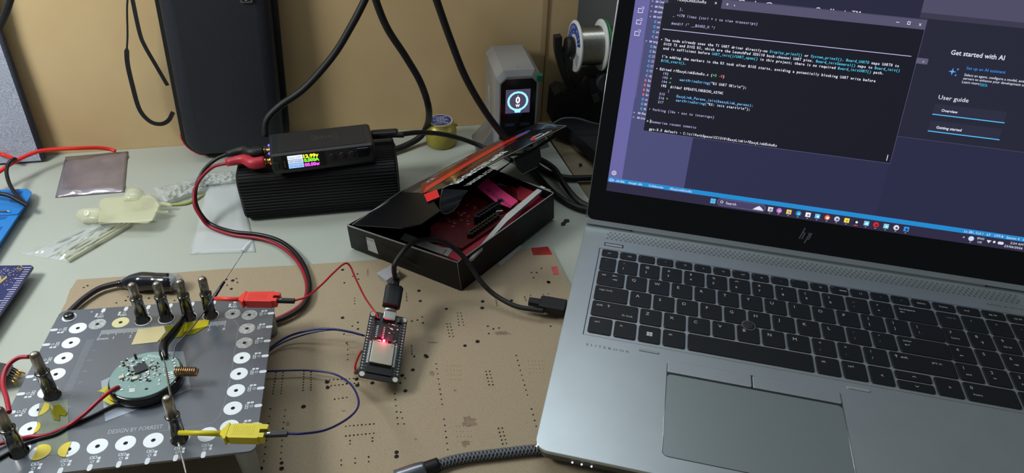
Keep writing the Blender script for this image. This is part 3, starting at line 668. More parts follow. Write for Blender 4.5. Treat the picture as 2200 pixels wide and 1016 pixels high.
# keys --------------------------------------------------------
KEY=mat('key_black',(26,28,31),0.42,bump=.1,bscale=1500); KL=mat('key_legend',(188,192,192),.5); KLD=mat('key_legend_dim',(128,132,134),.5)
def key(x0,x1,yc,hgt,leg,dim=False):
    a,c=x0*U+.85,x1*U-.85; w_=c-a; h_=hgt*U-1.75; cx=(a+c)/2; cy=yc*U
    b=MB(); b.rbox(0,0,w_,h_,.0,1.35,KEY,r=1.6,e=.45,eb=0,n=3)
    for s_,fx_,fy_,sz in leg:
        m=KLD if (dim or sz<2.1) else KL
        x=-w_/2+fx_*16.4; y=h_/2-fy_
        if s_=='WIN':
            for i in (0,1):
                for j in (0,1): b.rect(-2.1+i*2.2,-1.9+j*2.1,-.1+i*2.2,0+j*2.1,1.4,KL)
        elif s_ in ('<-','^','v','ent','tabl','tabr','up'):
            def ln_(p,q,w2=.22):
                p,q=V(p),V(q); n_=V((q.y-p.y,p.x-q.x)).normalized()*w2
                b.poly([(x+p.x-n_.x,y+p.y-n_.y,1.41),(x+q.x-n_.x,y+q.y-n_.y,1.41),(x+q.x+n_.x,y+q.y+n_.y,1.41),(x+p.x+n_.x,y+p.y+n_.y,1.41)],m)
            k=sz/3
            if s_ in('<-','ent'): ln_((0,0),(3.2*k,0)); ln_((0,0),(1*k,.8*k)); ln_((0,0),(1*k,-.8*k)); 
            if s_=='ent': ln_((3.2*k,0),(3.2*k,1*k))
            if s_=='up': ln_((1*k,-1.4*k),(1*k,1.4*k)); ln_((1*k,1.4*k),(0,.4*k)); ln_((1*k,1.4*k),(2*k,.4*k))
            if s_=='^': ln_((0,0),(1.2*k,1*k)); ln_((1.2*k,1*k),(2.4*k,0))
            if s_=='v': ln_((0,1*k),(1.2*k,0)); ln_((1.2*k,0),(2.4*k,1*k))
            if s_=='tabl': ln_((0,0),(3*k,0)); ln_((0,0),(1*k,.8*k)); ln_((0,0),(1*k,-.8*k)); ln_((-.5,-.9*k),(-.5,.9*k))
            if s_=='tabr': ln_((0,0),(3*k,0)); ln_((3*k,0),(2*k,.8*k)); ln_((3*k,0),(2*k,-.8*k)); ln_((3.5*k,-.9*k),(3.5*k,.9*k))
        else: b.text(s_,lambda X_,Y_:(x+X_,y+Y_-sz*.35,1.4),m,h=sz)
    b.done('key',lap,loc=(cx,cy,19.9))
# number row
y=-.03
key(0,.82,y,1,[('~',.25,4,2.2),('`',.25,10,2.2)])
sh='!@#$%^&*()_+'; nm='1234567890-='
for i in range(12): key(.82+i*.9975,.82+(i+1)*.9975,y,1,[(sh[i],.28,4.3,3.4),(nm[i],.28,10.6,3.6)])
key(12.79,14.52,y,1,[('backspace',.22,4.3,2.9),('<-',.22,8,3)])
key(14.52,15.52,y,1,[('num lk',.38,5.5,2.6)],True); key(15.52,16.51,y,1,[('/',.35,5.2,3.4)]); key(16.51,17.5,y,1,[('*',.35,5.2,3.4)]); key(17.5,18.49,y,1,[('-',.35,5.2,3.4)])
# Q row
y=-1.02
key(0,1.3,y,1,[('tab',.2,4.3,2.8),('tabl',.78,4,3),('tabr',.75,8.8,3)])
for i,c_ in enumerate('QWERTYUIOP'): key(1.3+i*.996,2.296+i*.996,y,1,[(c_,.26,5.2,4.3)])
key(11.26,12.26,y,1,[('{',.28,4.3,3.4),('[',.28,10.6,3.4)]); key(12.26,13.25,y,1,[('}',.28,4.3,3.4),(']',.28,10.6,3.4)]); key(13.25,14.56,y,1,[('|',.25,4.3,3.4),('\\',.25,10.6,3.4)])
for i,(n_,s_) in enumerate((('7','home'),('8','up'),('9','pg up'))): key(14.5+i,15.5+i,y,1,[(n_,.28,4.6,4.0),(s_,.28 if s_!='up' else .45,10.4,2.6)])
key(17.5,18.49,y-.5,2,[('+',.3,9,3.6)])
# A row
y=-2.02
key(0,1.55,y,1,[('caps lock',.2,4.5,2.9)])
for i,c_ in enumerate('ASDFGHJKL'): key(1.55+i*.997,2.547+i*.997,y,1,[(c_,.26,5.2,4.3)])
key(10.52,11.52,y,1,[(':',.28,4.3,3.4),(';',.28,10.6,3.4)]); key(11.52,12.52,y,1,[('"',.28,4.3,3.4),("'",.28,10.6,3.4)])
key(12.52,14.56,y,1,[('enter',.22,4.3,2.9),('ent',.25,8.8,3)])
for i,(n_,s_) in enumerate((('4','<-'),('5',''),('6','tabr'))): key(14.5+i,15.5+i,y,1,[(n_,.28,4.6,4.0)]+([(s_,.35,10.4,2.4)] if s_ else []))
# Z row
y=-3.02
key(0,2.05,y,1,[('shift',.2,4.5,3.0),('up',.72,4.5,3),('fn lock',1.45,11.6,3.0)])
for i,c_ in enumerate('ZXCVBNM'): key(2.05+i*.997,3.047+i*.997,y,1,[(c_,.26,5.2,4.3)])
for i,(a_,c_) in enumerate((('<',','),('>','.'),('?','/'))): key(9.03+i*.997,10.03+i*.997,y,1,[(a_,.28,4.3,3.4),(c_,.28,10.6,3.6)])
key(12.02,14.54,y,1,[('up',.2,4.5,3),('shift',.45,4.5,3.0),('prt sc',1.75,4.8,3.0)])
for i,(n_,s_) in enumerate((('1','end'),('2','v'),('3','pg dn'))): key(14.5+i,15.5+i,y,1,[(n_,.28,4.6,4.0),(s_,.3,10.6,2.6)])
# bottom row
y=-4.04
for x0,x1,s_ in ((0,1.06,'ctrl'),(1.06,2.06,'fn'),(2.06,3.05,'WIN'),(3.05,4.05,'alt'),(9.04,10.04,'alt'),(10.04,11.04,'ctrl')): key(x0,x1,y,1,[(s_,.25,4.6,2.9)])
key(4.05,9.04,y,1,[])
key(11.04,12.02,y,1,[('<',.45,8.2,3.8)]); key(12.02,13.46,y+.245,.5,[('^',.7,4.4,3)]); key(12.02,13.46,y-.26,.5,[('v',.7,4.2,3)]); key(13.46,14.5,y,1,[('>',.5,8.2,3.8)])
key(14.5,16.48,y,1,[('0',.25,4.6,4.0),('insert',.28,10.6,2.6)]); key(16.48,17.48,y,1,[('.',.28,4.6,4.0)])
# function row
y=.79; fn=['esc','[o]','','*','\u2600','x','<|-','<|+','x|','...','','(i)','####','[ ]','~','--','delete']
xs=[.0]+[.845+.8525*i for i in range(16)]
for i in range(17):
    a=xs[i] if i else 0; lab=fn[i]; L_=[(lab,.42 if i else .3,4.4,2.4)] if lab else []
    if 0<i<13: L_.append(('f%d'%i,.06,2.2,1.5))
    if lab=='delete': L_=[(lab,.22,4.4,2.7)]
    key(a,.845 if i==0 else a+.8525,y,.57,L_)
for i,s_ in enumerate(('home','end','pg up','pg dn')): key(14.5+i,15.5+i,y,.57,[(s_,.28,4.4,2.7)])
b=MB(); b.lathe((6.56*U,-2.44*U-1.5,20),(0,0,1),[(4.3,0),(4.3,1.9),(3.9,2.3),(2.5,2.45)],mat('pointing_nub',(50,52,54),.8,col2=(20,20,22),scale=900,thresh=(.45,.55)),n=28)
b.disc((6.56*U,-2.44*U-1.5,21.5),5.2,mat('nub_ring',(130,134,134),.4,.6),n=32,r0=4.4); b.done('pointing_stick',lap)
for x0,x1 in ((2.17,3.0),(10.12,10.95)):
    b=MB(); b.rbox((x0+x1)/2*U,-4.95*U,(x1-x0)*U,2.2,20,20.9,mat('bumper_rubber',(150,154,154),.5),r=1.05,e=.4,eb=0); b.done('screen_bumper',lap)
# touchpad
TL,TR,TB,TT=3.36*U,9.8*U,-9.68*U,-5.25*U
b=MB(); b.rbox((TL+TR)/2,(TB+TT)/2,TR-TL+1.0,TT-TB+1.0,19.9,20.05,DK,r=4,e=0,eb=0); 
b.rbox((TL+TR)/2,(TB-5.95*U)/2,TR-TL,-5.95*U-TB,19.9,20.16,mat('touchpad_glass',(158,168,170),.38,.65),r=3,e=0,eb=0)
b.tube([(TL-.3,-5.9*U,20.1),(TL-.3,TB+3,20.1)],.25,ALUD,n=6,straight=True); b.tube([(TR+.3,TT-2,20.1),(TR+.3,TB+3,20.1)],.3,ALUD,n=6,straight=True)
b.done('touchpad',lap)
for a,c_ in ((TL,6.56*U-.5),(6.56*U+.5,TR)):
    b=MB(); b.rbox((a+c_)/2,(TT-5.86*U)/2,c_-a,TT+5.86*U,19.9,20.75,ALU,r=1.2,e=.3,eb=0); b.done('touchpad_button',lap)
# hinge bar and lid
b=MB(); r_=5.2
def hp_(x): return [(x,y_,z_) for y_,z_ in [(2.80*U,19.6),(2.80*U+.6,21.6),(2.80*U+2.6,23.4),(2.80*U+6,24.4),(2.80*U+11,24.8),(2.80*U+15,24.2),(2.80*U+16,19.6)]]
b.loft([hp_(1.32*U),hp_(17.25*U)],mat('hinge_silver',(158,162,162),.4,.75),smooth=False); b.done('hinge_bar',lap)
b=MB(); b.box((1.27*U,3.2*U,20.1),(1.4,14,.5),BLK); b.box((17.32*U,3.2*U,20.1),(1.4,14,.5),BLK); b.done('hinge_gap',lap)
TH=1.16245; so=V((-3.93,62.26,52.4)); sx_=V((1,0,0)); sy_=V((0,math.cos(TH),math.sin(TH))); sn=sx_.cross(sy_)
sn=-sn if sn.y>0 else sn
def S(x,y,l=0.0): return so+sx_*x+sy_*y+sn*l
Ml=Matrix.Identity(4)
for i in range(3): Ml[i][0]=sx_[i]; Ml[i][1]=sy_[i]; Ml[i][2]=sn[i]; Ml[i][3]=so[i]/1000
SW,SH=341,192
b=MB(); b.rbox(SW/2-.3,SH/2-10.3,SW+28.4,SH+36,-6.5,-.9,ALU,r=7,e=.6); b.rbox(SW/2-.3,SH/2-10.8,SW+27.5,SH+34.5,-1.0,-.45,BLKG,r=6,e=.2,eb=0)
b.rbox(SW/2-.3,-29.8,SW+27.5,5.5,-5.5,-.6,ALU,r=.5,e=.2,eb=0)
lm=mat('lid_logo',(150,152,158),.3,.8)
# slanted two letter emblem
cx,cy=170.5,-13.6
for (xa,ya,xb,yb,wd) in ((-4.6,-3.6,-1.7,6.2,1.0),(-2.6,-3.6,-1.0,1.6,1.0),(0.2,-6.8,3.0,2.6,1.0),(2.9,-3.2,4.3,2.0,1.0)):
    b.poly([(cx+xa,cy+ya,-.2),(cx+xa+wd,cy+ya,-.2),(cx+xb+wd,cy+yb,-.2),(cx+xb,cy+yb,-.2)],lm)
b.poly([(cx-1.9,cy+1.3,-.2),(cx-.2,cy+1.3,-.2),(cx,cy+2.2,-.2),(cx-1.7,cy+2.2,-.2)],lm); b.poly([(cx+2.2,cy+1.7,-.2),(cx+5,cy+1.7,-.2),(cx+5.2,cy+2.6,-.2),(cx+2.4,cy+2.6,-.2)],lm); b.poly([(cx+1.3,cy-3.4,-.2),(cx+3.6,cy-3.4,-.2),(cx+3.8,cy-2.6,-.2),(cx+1.5,cy-2.6,-.2)],lm)
lid=b.done('display_lid',lap,T=Ml)
# screen ------------------------------------------------------
b=MB()
def R(x0,y0,x1,y1,c,l,s=1.0): 
    nmx='c%d_%d_%d'%c; b.rect(x0,y0,x1,y1,l,em(nmx,c,s))
def TX(s_,x,y,h,c,width=None,l=.5,bold=0.0,sk=0,align='l'):
    b.text(s_,lambda X_,Y_:(x+X_+sk*Y_,y+Y_,l),em('c%d_%d_%d'%c,c,1.0),h=h,width=width,bold=bold,align=align)
def MONO(segs,x,row_y,h=2.9,p=1.585):
    for s_,c in segs:
        for ch in s_:
            if ch!=' ': b.text(ch,lambda X_,Y_:(x+X_+max(0,(1.33-glyphs(ch,.018)[2]*h)/2),row_y-1.05+Y_,.5),em('c%d_%d_%d'%c,c,1.0),h=h,width=(None if glyphs(ch,.018)[2]*h<1.33 else 1.33),bold=.018)
            x+=p
R(-.5,-.5,SW,SH,(38,38,62),-.05)                         # editor
R(-.5,11.5,11.4,SH,(104,100,160),.0); R(11.4,11.5,64.8,SH,(74,75,118),.0)   # activity bar, explorer
R(64.8,11.5,221,77.5,(43,44,74),.0); R(221,77.8,SW,168,(36,37,54),.0); R(221,11.5,SW,77.3,(40,41,69),.0); R(220,77.3,316,77.6,(80,80,98),.05)
R(216,168,SW,172,(58,56,76),.0); R(216,172,SW,SH,(78,76,102),.0); R(334,11.5,SW,34,(70,68,98),.02)
R(-.5,7.7,SW,11.5,(34,138,206),.05); R(-.5,-.5,SW,7.7,(44,40,66),.05)   # status bar, task bar
WH=(232,234,250); LB=(120,190,250); CY_=(90,200,235); DM=(176,172,215); GN=(110,220,120); RDc=(240,90,90)
TX('Code Composer Stellaris\u2122',80,163.9,6.0,WH,width=93,l=.06)
# terminal window
R(22.6,55.2,221.8,167.2,(96,92,130),.1); R(22.9,55.5,221.5,167,(21,22,34),.15); R(22.9,159.7,221.5,166.8,(84,81,108),.2); R(26,159.7,68,166.4,(24,25,38),.22)
TX('rfEasyLinkEchoRx',33,162.2,3.4,WH,width=23); TX('\u00d7',62.5,162,4,WH); TX('+',71.5,162,4,WH); TX('v',77.5,162.4,2.6,WH)
TX('-',200,162.2,4,WH,width=2.4); 
for q in ((208.2,162.2,210.4,162.6),(208.2,164.2,210.4,164.6),(208.2,162.2,208.6,164.6),(210,162.2,210.4,164.6)): R(*q,WH,.3)
TX('x',216.5,162.2,3.8,WH)
MONO([('},',DM)],36,156.0); MONO([('_ +178 lines (ctrl + t to view transcript)',DM)],31.5,151.1,p=1.6)
MONO([('#endif /* __BOARD_H */',DM)],31.4,144.6,p=1.6)
R(25,139.0,217,139.5,(196,190,235),.3)
x=28.1
MONO([('\u2022',WH)],25,131)
MONO([('The code already uses the TI UART driver directly-no ',WH),('Display_printf()',CY_),(' or ',WH),('System_printf()',CY_),('. ',WH),('Board_UART0',CY_),(' maps UART0 to',WH)],x,131.2,p=1.583)
MONO([('DIO3 TX and DIO2 RX, which are the LaunchPad XDS110 back-channel UART pins. ',WH),('Board_initGeneral()',CY_),(' maps to ',WH),('Board_init()',CY_)],x,127.8,p=1.583)
MONO([('and is sufficient before ',WH),('UART_init()/UART_open()',CY_),(' in this project; there is no required ',WH),('Board_initUART()',CY_),(' path.',WH)],x,124.4,p=1.583)
MONO([("I'm adding the markers in the RX task after BIOS starts, avoiding a potentially blocking UART write before",WH)],x,117.9,p=1.583)
MONO([('BIOS_start()',CY_),('.',WH)],x,114.5,p=1.583)
MONO([('\u2022 Edited rfEasyLinkEchoRx.c (',WH),('+3',GN),(' ',WH),('-0',RDc),(')',WH)],25,107.6,p=1.6)
MONO([('192',DM)],31.2,104.3); MONO([('193 ',DM),('+',GN),('    uartWriteString(',LB),('"RX UART OK\\r\\n");',WH)],31.2,101.0,p=1.6)
MONO([('194 ',DM),('+',GN)],31.2,97.6); MONO([('195  #ifdef RFEASYLINKECHO_ASYNC',WH)],31.2,94.3,p=1.6)
MONO([('|',DM)],37.6,90.9); MONO([('215',DM)],31.1,87.6); MONO([('EasyLink_Params_init(&easyLink_params);',LB)],45.4,87.4,p=1.6)
MONO([('216 ',DM),('+',GN)],31.1,84.3); MONO([('uartWriteString(',LB),('"RX: init start\\r\\n");',WH)],45.4,84.1,p=1.6); MONO([('217',DM)],31.1,80.9)
MONO([('\u2022 Working (16s \u2022 esc to interrupt)',DM)],24.6,74.1,p=1.6)
MONO([('> ',WH),('Summarize recent commits',DM)],24.5,63.9,p=1.6); R(27.2,62.4,27.6,65.6,WH,.3)
MONO([('gpt-5.5 default',WH)],27.5,57.7,p=1.6); MONO([('\u2022',DM)],53.2,57.7); MONO([('C:\\ti\\WorkSpace\\CC1310\\EasyLink\\rfEasyLinkEchoRx',WH)],56.1,57.7,p=1.6)
R(218.2,57.2,218.7,62,WH,.3)
# activity icons
for y_ in (151.9,142.8,133.7):
    for q in ((3,y_-2,7,y_-1.6),(3,y_+1.2,5.6,y_+1.6),(3,y_-2,3.4,y_+1.6),(6.6,y_-2,7,y_+.4),(5.4,y_+1.0,7.4,y_+1.3),(5.4,y_+2.6,7.4,y_+2.9),(7.2,y_+1,7.5,y_+2.9)): R(*q,WH,.2)
b.disc((3.9,15.9,.2),2.0,em('c%d_%d_%d'%WH,WH),n=12,r0=1.5); b.disc((3.9,15.9,.2),.9,em('c%d_%d_%d'%WH,WH),n=10,r0=.5)
# explorer tree
tree=['> Conn','> Debug','> easylink','v smartrf','sm','sm','sm','sm','> targ','Boa','Boa','CC1','CC1','CC1','CC1','ccfg','Eas','Eas','Eas','Eas','over','READ','rfEa','> rfEasy','> tirtos']
for i,s_ in enumerate(tree):
    y_=163-(i+1)*3.93; 
    fold=s_[0] in '>v' and s_[1]==' '
    if fold: TX(s_[0],13 if i<9 else 12.4,y_,2.4,WH); R(16,y_,18.2,y_+1.6,DM,.2); TX(s_[2:],19,y_,2.7,WH,width=min(len(s_)-2,3)*1.3)
    else:
        c=(240,120,90) if s_=='Eas' else (90,200,230)
        TX('C' if s_!='Eas' else 'B',17.4,y_,2.6,c,bold=.03); TX(s_,20.2,y_,2.7,WH,width=min(2.2,1.2*len(s_)))
R(11.8,82,12.0,128,(130,128,170),.2)
# get started page
TX('Get started with AI',244.3,143.8,5.0,WH,width=38,bold=.01)
TX('Set up an AI assistant',258,134.2,3.1,(60,150,245),width=27.7)
TX('Select an agent, configure a model, and set up MCP',257.8,129.2,2.7,WH,width=56); TX('servers to enhance your development experience.',257.7,126.5,2.7,WH,width=54); TX('Learn more',257.6,123.8,2.7,WH,width=12.4); TX('here.',270.6,123.8,2.7,(60,190,240),width=5.4); R(270.6,123.2,276,123.45,(60,190,240),.3)
b.text('\u2726',lambda x,y:(0,0,0),WHITE,h=1) if False else None
for (cx,cy,r_) in ((248.8,131.4,2.8),(252.3,133.5,1.1),(251.8,129,1.0)):
    pts=[]
    for k in range(8):
        rr_=r_ if k%2==0 else r_*.3; pts.append((cx+rr_*math.cos(k*PI/4),cy+rr_*math.sin(k*PI/4),.3))
    b.poly(pts,em('c90_170_250',(90,170,250)))
TX('User guide',244,109.8,4.6,WH,width=21.8)
R(242.8,98,295,106,(44,44,64),.1); R(242.8,84.8,295,93,(44,44,64),.1); TX('Overview',248.6,100.6,2.9,WH,width=11.8,bold=.015); TX('Getting started',248.2,87.3,2.9,WH,width=18.5,bold=.015)
for y_ in (97.8,84.6): R(242.8,y_-.3,295.3,y_+.4,(90,190,250),.3)
R(221.3,134.5,229.8,138.8,(96,92,120),.2); TX('v',226,135.6,2.4,WH)
TX('(',327,68,4,(90,170,250))
# status bar text
TX('\u2298 0  \u25b3 0  \u24d8 6',1,8.6,2.4,WH,width=13); TX('0',3.2,8.6,2.4,WH); TX('0',8.0,8.6,2.4,WH); TX('6',12.8,8.6,2.4,WH)
for cx in (1.6,11.2): b.disc((cx,9.4,.3),.95,em('c%d_%d_%d'%WH,WH),n=10,r0=.7)
TX('clangd: idle',17.5,8.6,2.6,WH,width=12); TX('Collaborate',35,8.6,2.6,WH,width=12.5); TX('rfEasyLinkEchoRx',53,8.6,2.6,WH,width=19)
for q,s_,w_ in ((289.5,'Ln 281, Col 1',14),(306.5,'LF',2.6),(312,'UTF-8',6.5),(321,'Spaces: 4',9.5),(333,'C',1.6)): TX(s_,q,8.6,2.6,WH,width=w_)
# task bar
for i in (0,1):
    for j in (0,1): R(88.6+i*2.2,2.0+j*2.2,90.6+i*2.2,4.0+j*2.2,(90,190,240),.3)
def pill(x0,x1,y0,y1,c,l):
    r_=(y1-y0)/2; n=8; pts=[(x1-r_+r_*math.sin(PI*k/n),(y0+y1)/2-r_*math.cos(PI*k/n),l) for k in range(n+1)]+[(x0+r_-r_*math.sin(PI*k/n),(y0+y1)/2+r_*math.cos(PI*k/n),l) for k in range(n+1)]; b.poly(pts,em('c%d_%d_%d'%c,c))
pill(94.2,134.5,1.0,7.2,(122,116,160),.15); pill(94.5,134.2,1.3,6.9,(70,64,100),.2)
b.disc((98,4.4,.3),1.2,em('c%d_%d_%d'%WH,WH),n=12,r0=.8); TX('Search',101.5,3.0,3.2,WH,width=8.5)
b.poly([(124,2,.3),(133,2,.3),(131,4.2,.3),(129,5.6,.3),(127,4.5,.3)],em('c225_228_240',(225,228,240)))
def ic(x,c,kind='r',c2=None):
    if kind=='r': pill(x-2.1,x+2.1,2.2,6.2,c,.3)
    if kind=='q': R(x-2,2.3,x+2,6.1,c,.3)
    if kind=='o': b.disc((x,4.2,.3),2.2,em('c%d_%d_%d'%c,c),n=16)
    if c2: b.disc((x+.3,3.9,.35),1.0,em('c%d_%d_%d'%c2,c2),n=10)
    if c2 and kind=='q': pass
    R(x-.6,.9,x+.6,1.25,(190,200,220),.3)
ic(138.3,(215,215,225),'q',(120,120,150)); ic(145.5,(180,120,220),'o',(240,180,110)); ic(153.4,(245,200,80),'q',(90,160,230)); ic(161.2,(40,140,215),'o',(110,220,200)); ic(168.9,(240,240,245),'q',(120,130,160)); ic(176.5,(90,190,235),'q',(220,240,250))
ic(184.4,(225,90,70),'o',(250,250,250)); b.disc((184.4,4.2,.32),1.4,em('c240_200_80',(240,200,80)),n=12,r0=1.0); ic(192.1,(200,205,225),'o',(80,90,130)); ic(199.9,(245,220,80),'q',(200,170,50)); ic(207.5,(36,34,52),'q',(240,240,250)); R(206,1.0,209,1.5,(230,80,80),.4)
ic(215.5,(120,210,240),'q',(230,245,250)); ic(223.0,(215,40,45),'o',(120,20,25)); ic(230.9,(130,210,235),'q',(200,235,245)); ic(238.8,(225,225,235),'o',(70,70,100)); ic(246.6,(50,150,230),'q',(44,40,66))
TX('^',289.6,2.8,3.6,WH); ic(296.1,(200,215,240),'r'); TX('ENG',300.5,4.6,2.4,WH,width=5); TX('US',301.4,1.6,2.4,WH,width=3)
b.poly([(307.6,5,.3),(311.2,5,.3),(309.4,2.6,.3)],em('c225_228_240',(225,228,240))); b.disc((313.4,4.2,.3),1.0,em('c225_228_240',(225,228,240)),n=10); pill(316,320.5,2.9,5.2,(215,220,235),.3)
TX('2:24 AM',325,4.6,2.5,WH,width=9.5); TX('23/06/2026',321.3,1.5,2.5,WH,width=13.5)
b.done('screen',lid,recalc=False)
b=MB(); b.tube([(-14.3,-27,-1.2),(-14.6,175,-1.2)],.5,ALUD,n=6,straight=True); b.done('lid_rim',lid)
# ================================================================ PROBE BOARD PLATFORM
PO=V((-135.361,-32.2186,40.8698))
PM=Matrix(((0.99904185,0.0029005,0.04366886),(-0.0058835,0.99764495,0.06833688),(-0.04336780,-0.06852833,0.99670613)))
MP=Matrix.Translation(PO/1000)@PM.to_4x4()
def pp(u,v,h=0):
    n=PM.col[2]; P_=atp(u,v,PO+n*h,n); return PM.transposed()@(P_-PO)
def pw(p): return PO+PM@V(p)
plat=thing('probe_board','grey square circuit board platform with white ring pads and printed ruler','circuit board',M=MP)
SM=mat('grey_soldermask',(84,89,98),0.30,var=.05,scale=30,coat=1.0)
SM.node_tree.nodes['Principled BSDF'].inputs['Coat Roughness'].default_value=.2
b=MB(); px0,px1,py0,py1=-17,128.5,-123.5,20.5
b.rbox((px0+px1)/2,(py0+py1)/2,px1-px0,py1-py0,-1.6,0,SM,r=4,e=.15,eb=.15)
PADM=mat('white_pad',(226,232,236),0.35); SLK=mat('silkscreen',(205,212,218),.5); SLKD=mat('silkscreen_dim',(138,144,152),.5); PADG=mat('tinned_pad',(150,155,158),.35,.5,col2=(205,208,210),scale=500); PADY=mat('yellow_pad',(222,200,60),.4); PADO=mat('ochre_pad',(205,200,150),.4)
s_p=14.778; Wd=111.804; xt,yt=11.469,2.709; xb,yb=11.427,-107.42
def marks(x,y,dx,dy):
    # oval plus small squares running outwards from a pad
    q=Matrix.Rotation(math.atan2(dy,dx),3,'Z')
    def bx(cx,cy,w_,h_,m=SLK,r0=None):
        pts=[V((x,y,.06))+q@V((cx+a,cy+c_,0)) for a,c_ in ((-w_/2,-h_/2),(w_/2,-h_/2),(w_/2,h_/2),(-w_/2,h_/2))]; b.poly(pts,m)
    k=8.6
    n=10; pts=[]
    for i in range(n+1): a=-PI/2+PI*i/n; pts.append((k+6.2+1.1+1.25*math.cos(a),1.25*math.sin(a)))
    for i in range(n+1): a=PI/2+PI*i/n; pts.append((k+6.2-1.1+1.25*math.cos(a),1.25*math.sin(a)))
    b.poly([V((x,y,.06))+q@V((a,c_,0)) for a,c_ in pts],SLK)
    b.disc(V((x,y,.06))+q@V((k+2.2,.2,0)),1.0,SLK,n=10,r0=.7)
    for a,c_ in ((k-.6,-.9),(k-.6,1.1)): 
        for d_ in ((-.8,0),(.8,0),(0,-.7),(0,.7)): bx(a+d_[0],c_+d_[1],.35 if d_[0] else 1.6,.35 if d_[1] else 1.5)
    bx(k+.2,3.2,1.7,1.5); bx(k+2.4,3.2,1.7,1.5)
def pad(x,y,d,m=PADM):
    n=36; b.disc((x,y,.05),5.45,m,n=n,r0=1.25); b.disc((x,y,.045),1.25,HOLE,n=14)
    if d: marks(x,y,*d)
for k in range(7): pad(0,-k*s_p,(-1,0))
for k in range(8): pad(Wd,-k*s_p,(1,0),PADG if k<3 else PADM)
for k in range(7): pad(xt+k*s_p-(0 if k<2 else .0),yt,(0,1),[PADG,PADO,PADM,PADM,PADM,PADM,PADG][k])
for k in range(7): pad(xb+k*s_p,yb,(0,-1))
pad(0,-7*s_p-.5,None); 
# inner outline
oq=[pp(*p) for p in ((440,686),(487,684),(505,688),(512,700),(508,730),(497,800),(484,860),(472,893),(455,908),(420,915),(340,926))]
for a,c_ in zip(oq,oq[1:]):
    n_=V((c_.y-a.y,a.x-c_.x,0)).normalized()*.1; z_=V((0,0,.05)); b.poly([a-n_+z_,c_-n_+z_,c_+n_+z_,a+n_+z_],SLKD)
# rulers
rx,ry=17.279-.8,-9.0
for k in range(81):
    L_=4.6 if k%10==0 else (3.6 if k%5==0 else 2.8); b.rect(rx+k-.14,ry-L_+1.6,rx+k+.14,ry+3.4,.06,SLK) if False else b.rect(rx+k-.16,ry+.2-(1.8 if k%10==0 else (.9 if k%5==0 else 0)),rx+k+.16,ry+4.6,.06,SLK)
for k in range(9): b.text('0mm' if k==0 else str(k),lambda x,y:(rx+k*10-1+x,ry-5.4+y,.06),SLK,h=3.6)
vx,vy=9.5,-13.6
for k in range(81): b.rect(vx-.3-(1.2 if k%10==0 else 0)*0,vy-k-.14,vx+(4.2 if k%5 else 4.8),vy-k+.14,.06,SLKD)
for k in range(9): b.text('0mm' if k==0 else str(k),lambda x,y:(vx+6+y*-.0+y,vy-10*k-1+x,.06),SLKD,h=3.2)
b.text('DESIGN BY FORREST',lambda x,y:(*(pp(231,932).xy+V((x,y))),.07),mat('silkscreen_mid',(168,174,180),.5),h=4.4,width=(pp(349,917)-pp(231,932)).length)
b.text('o',lambda x,y:(pp(194,671).x+x,pp(194,671).y+y,.07),SLK,h=3)
b.done('panel',plat)
# screw and legs
sp=pp(149,681)
b=MB(); b.disc((sp.x,sp.y,.06),4.6,PADM,n=24); b.lathe((sp.x,sp.y,0),(0,0,1),[(3.3,0),(3.3,2.2),(2.6,3.1),(1.2,3.3)],STEELD,n=24)
for r_ in (0,PI/2): q=Matrix.Rotation(r_+.3,3,'Z'); b.poly([V((sp.x,sp.y,3.36))+q@V(v_) for v_ in ((-2,-.35,0),(2,-.35,0),(2,.35,0),(-2,.35,0))],HOLE)
b.done('screw',plat)
LEG=mat('milky_leg',(176,180,178),.4,trans=.25,ior=1.3)
for x,y in ((px0+7,py1-7),(px1-8,py1-7),(px1-8,py0+7),(px0+7,py0+7)):
    g=PM.transposed()@(V((0,0,2.7))-V((0,0,pw((x,y,-1.6)).z))) ; L_=pw((x,y,-1.6)).z-2.7
    top=V((x,y,-1.6)); bot=top+PM.transposed()@V((0,0,-L_))
    b=MB(); b.lathe(bot,(top-bot),[(3.6,0),(4.6,1.5),(6.0,L_-2),(6.0,L_-.1)],LEG,n=24); b.done('leg',plat)
b=MB(); KAP=mat('kapton_tape',(196,176,70),.25,alpha=.75,coat=.3); KAPY=mat('kapton_yellow',(206,190,30),.25,alpha=.85,coat=.4); KAPO=mat('kapton_olive',(120,118,20),.22,alpha=.8,coat=.4)
def kap(uvs,m,h=.2,th_=.12): b.slab([pp(u,v,h+ (i%2)*.02) for i,(u,v) in enumerate(uvs)],(0,0,1),th_,m)
kap([(297,706),(282,740),(336,734),(340,724),(350,700)],mat('kapton_pale',(196,184,140),.35),.25); kap([(330,703),(352,699),(356,712),(338,734),(332,733)],mat('kapton_pale',(0,0,0)),.3)
kap([(352,700),(452,688),(445,700),(420,716),(372,726),(338,732),(360,712)],KAPO,.35); kap([(400,692),(450,684),(446,700),(418,706),(395,712)],KAPY,.45)
o=b.done('kapton_tape',plat); o['label']='yellow tape across the ruler'
b=MB()
kap([(85,865),(146,856),(147,975),(78,978),(80,900)],mat('kapton_film',(150,160,140),.2,alpha=.45,coat=.5),.15,.08)
def seg(x,y,lo,hi):
    P_=[(max(lo,min(hi,5.5*math.cos(2*PI*k/48))),5.5*math.sin(2*PI*k/48)) for k in range(48)]
    b.loft([[(x+a,y+c_,.24) for a,c_ in P_],[(x+a,y+c_,.34) for a,c_ in P_]],PADYT)
PADYT=mat('yellow_over_pad',(228,206,50),.25,alpha=.9,coat=.4)
seg(0,-5*s_p,1.5,6); seg(0,-6*s_p,3.2,6); seg(xb,yb,-2.5,6); seg(xb+s_p,yb,-6,-.3)
kap([(105,872),(128,868),(145,885),(140,893),(128,891),(128,903),(115,900),(108,885)],KAPO,.6)
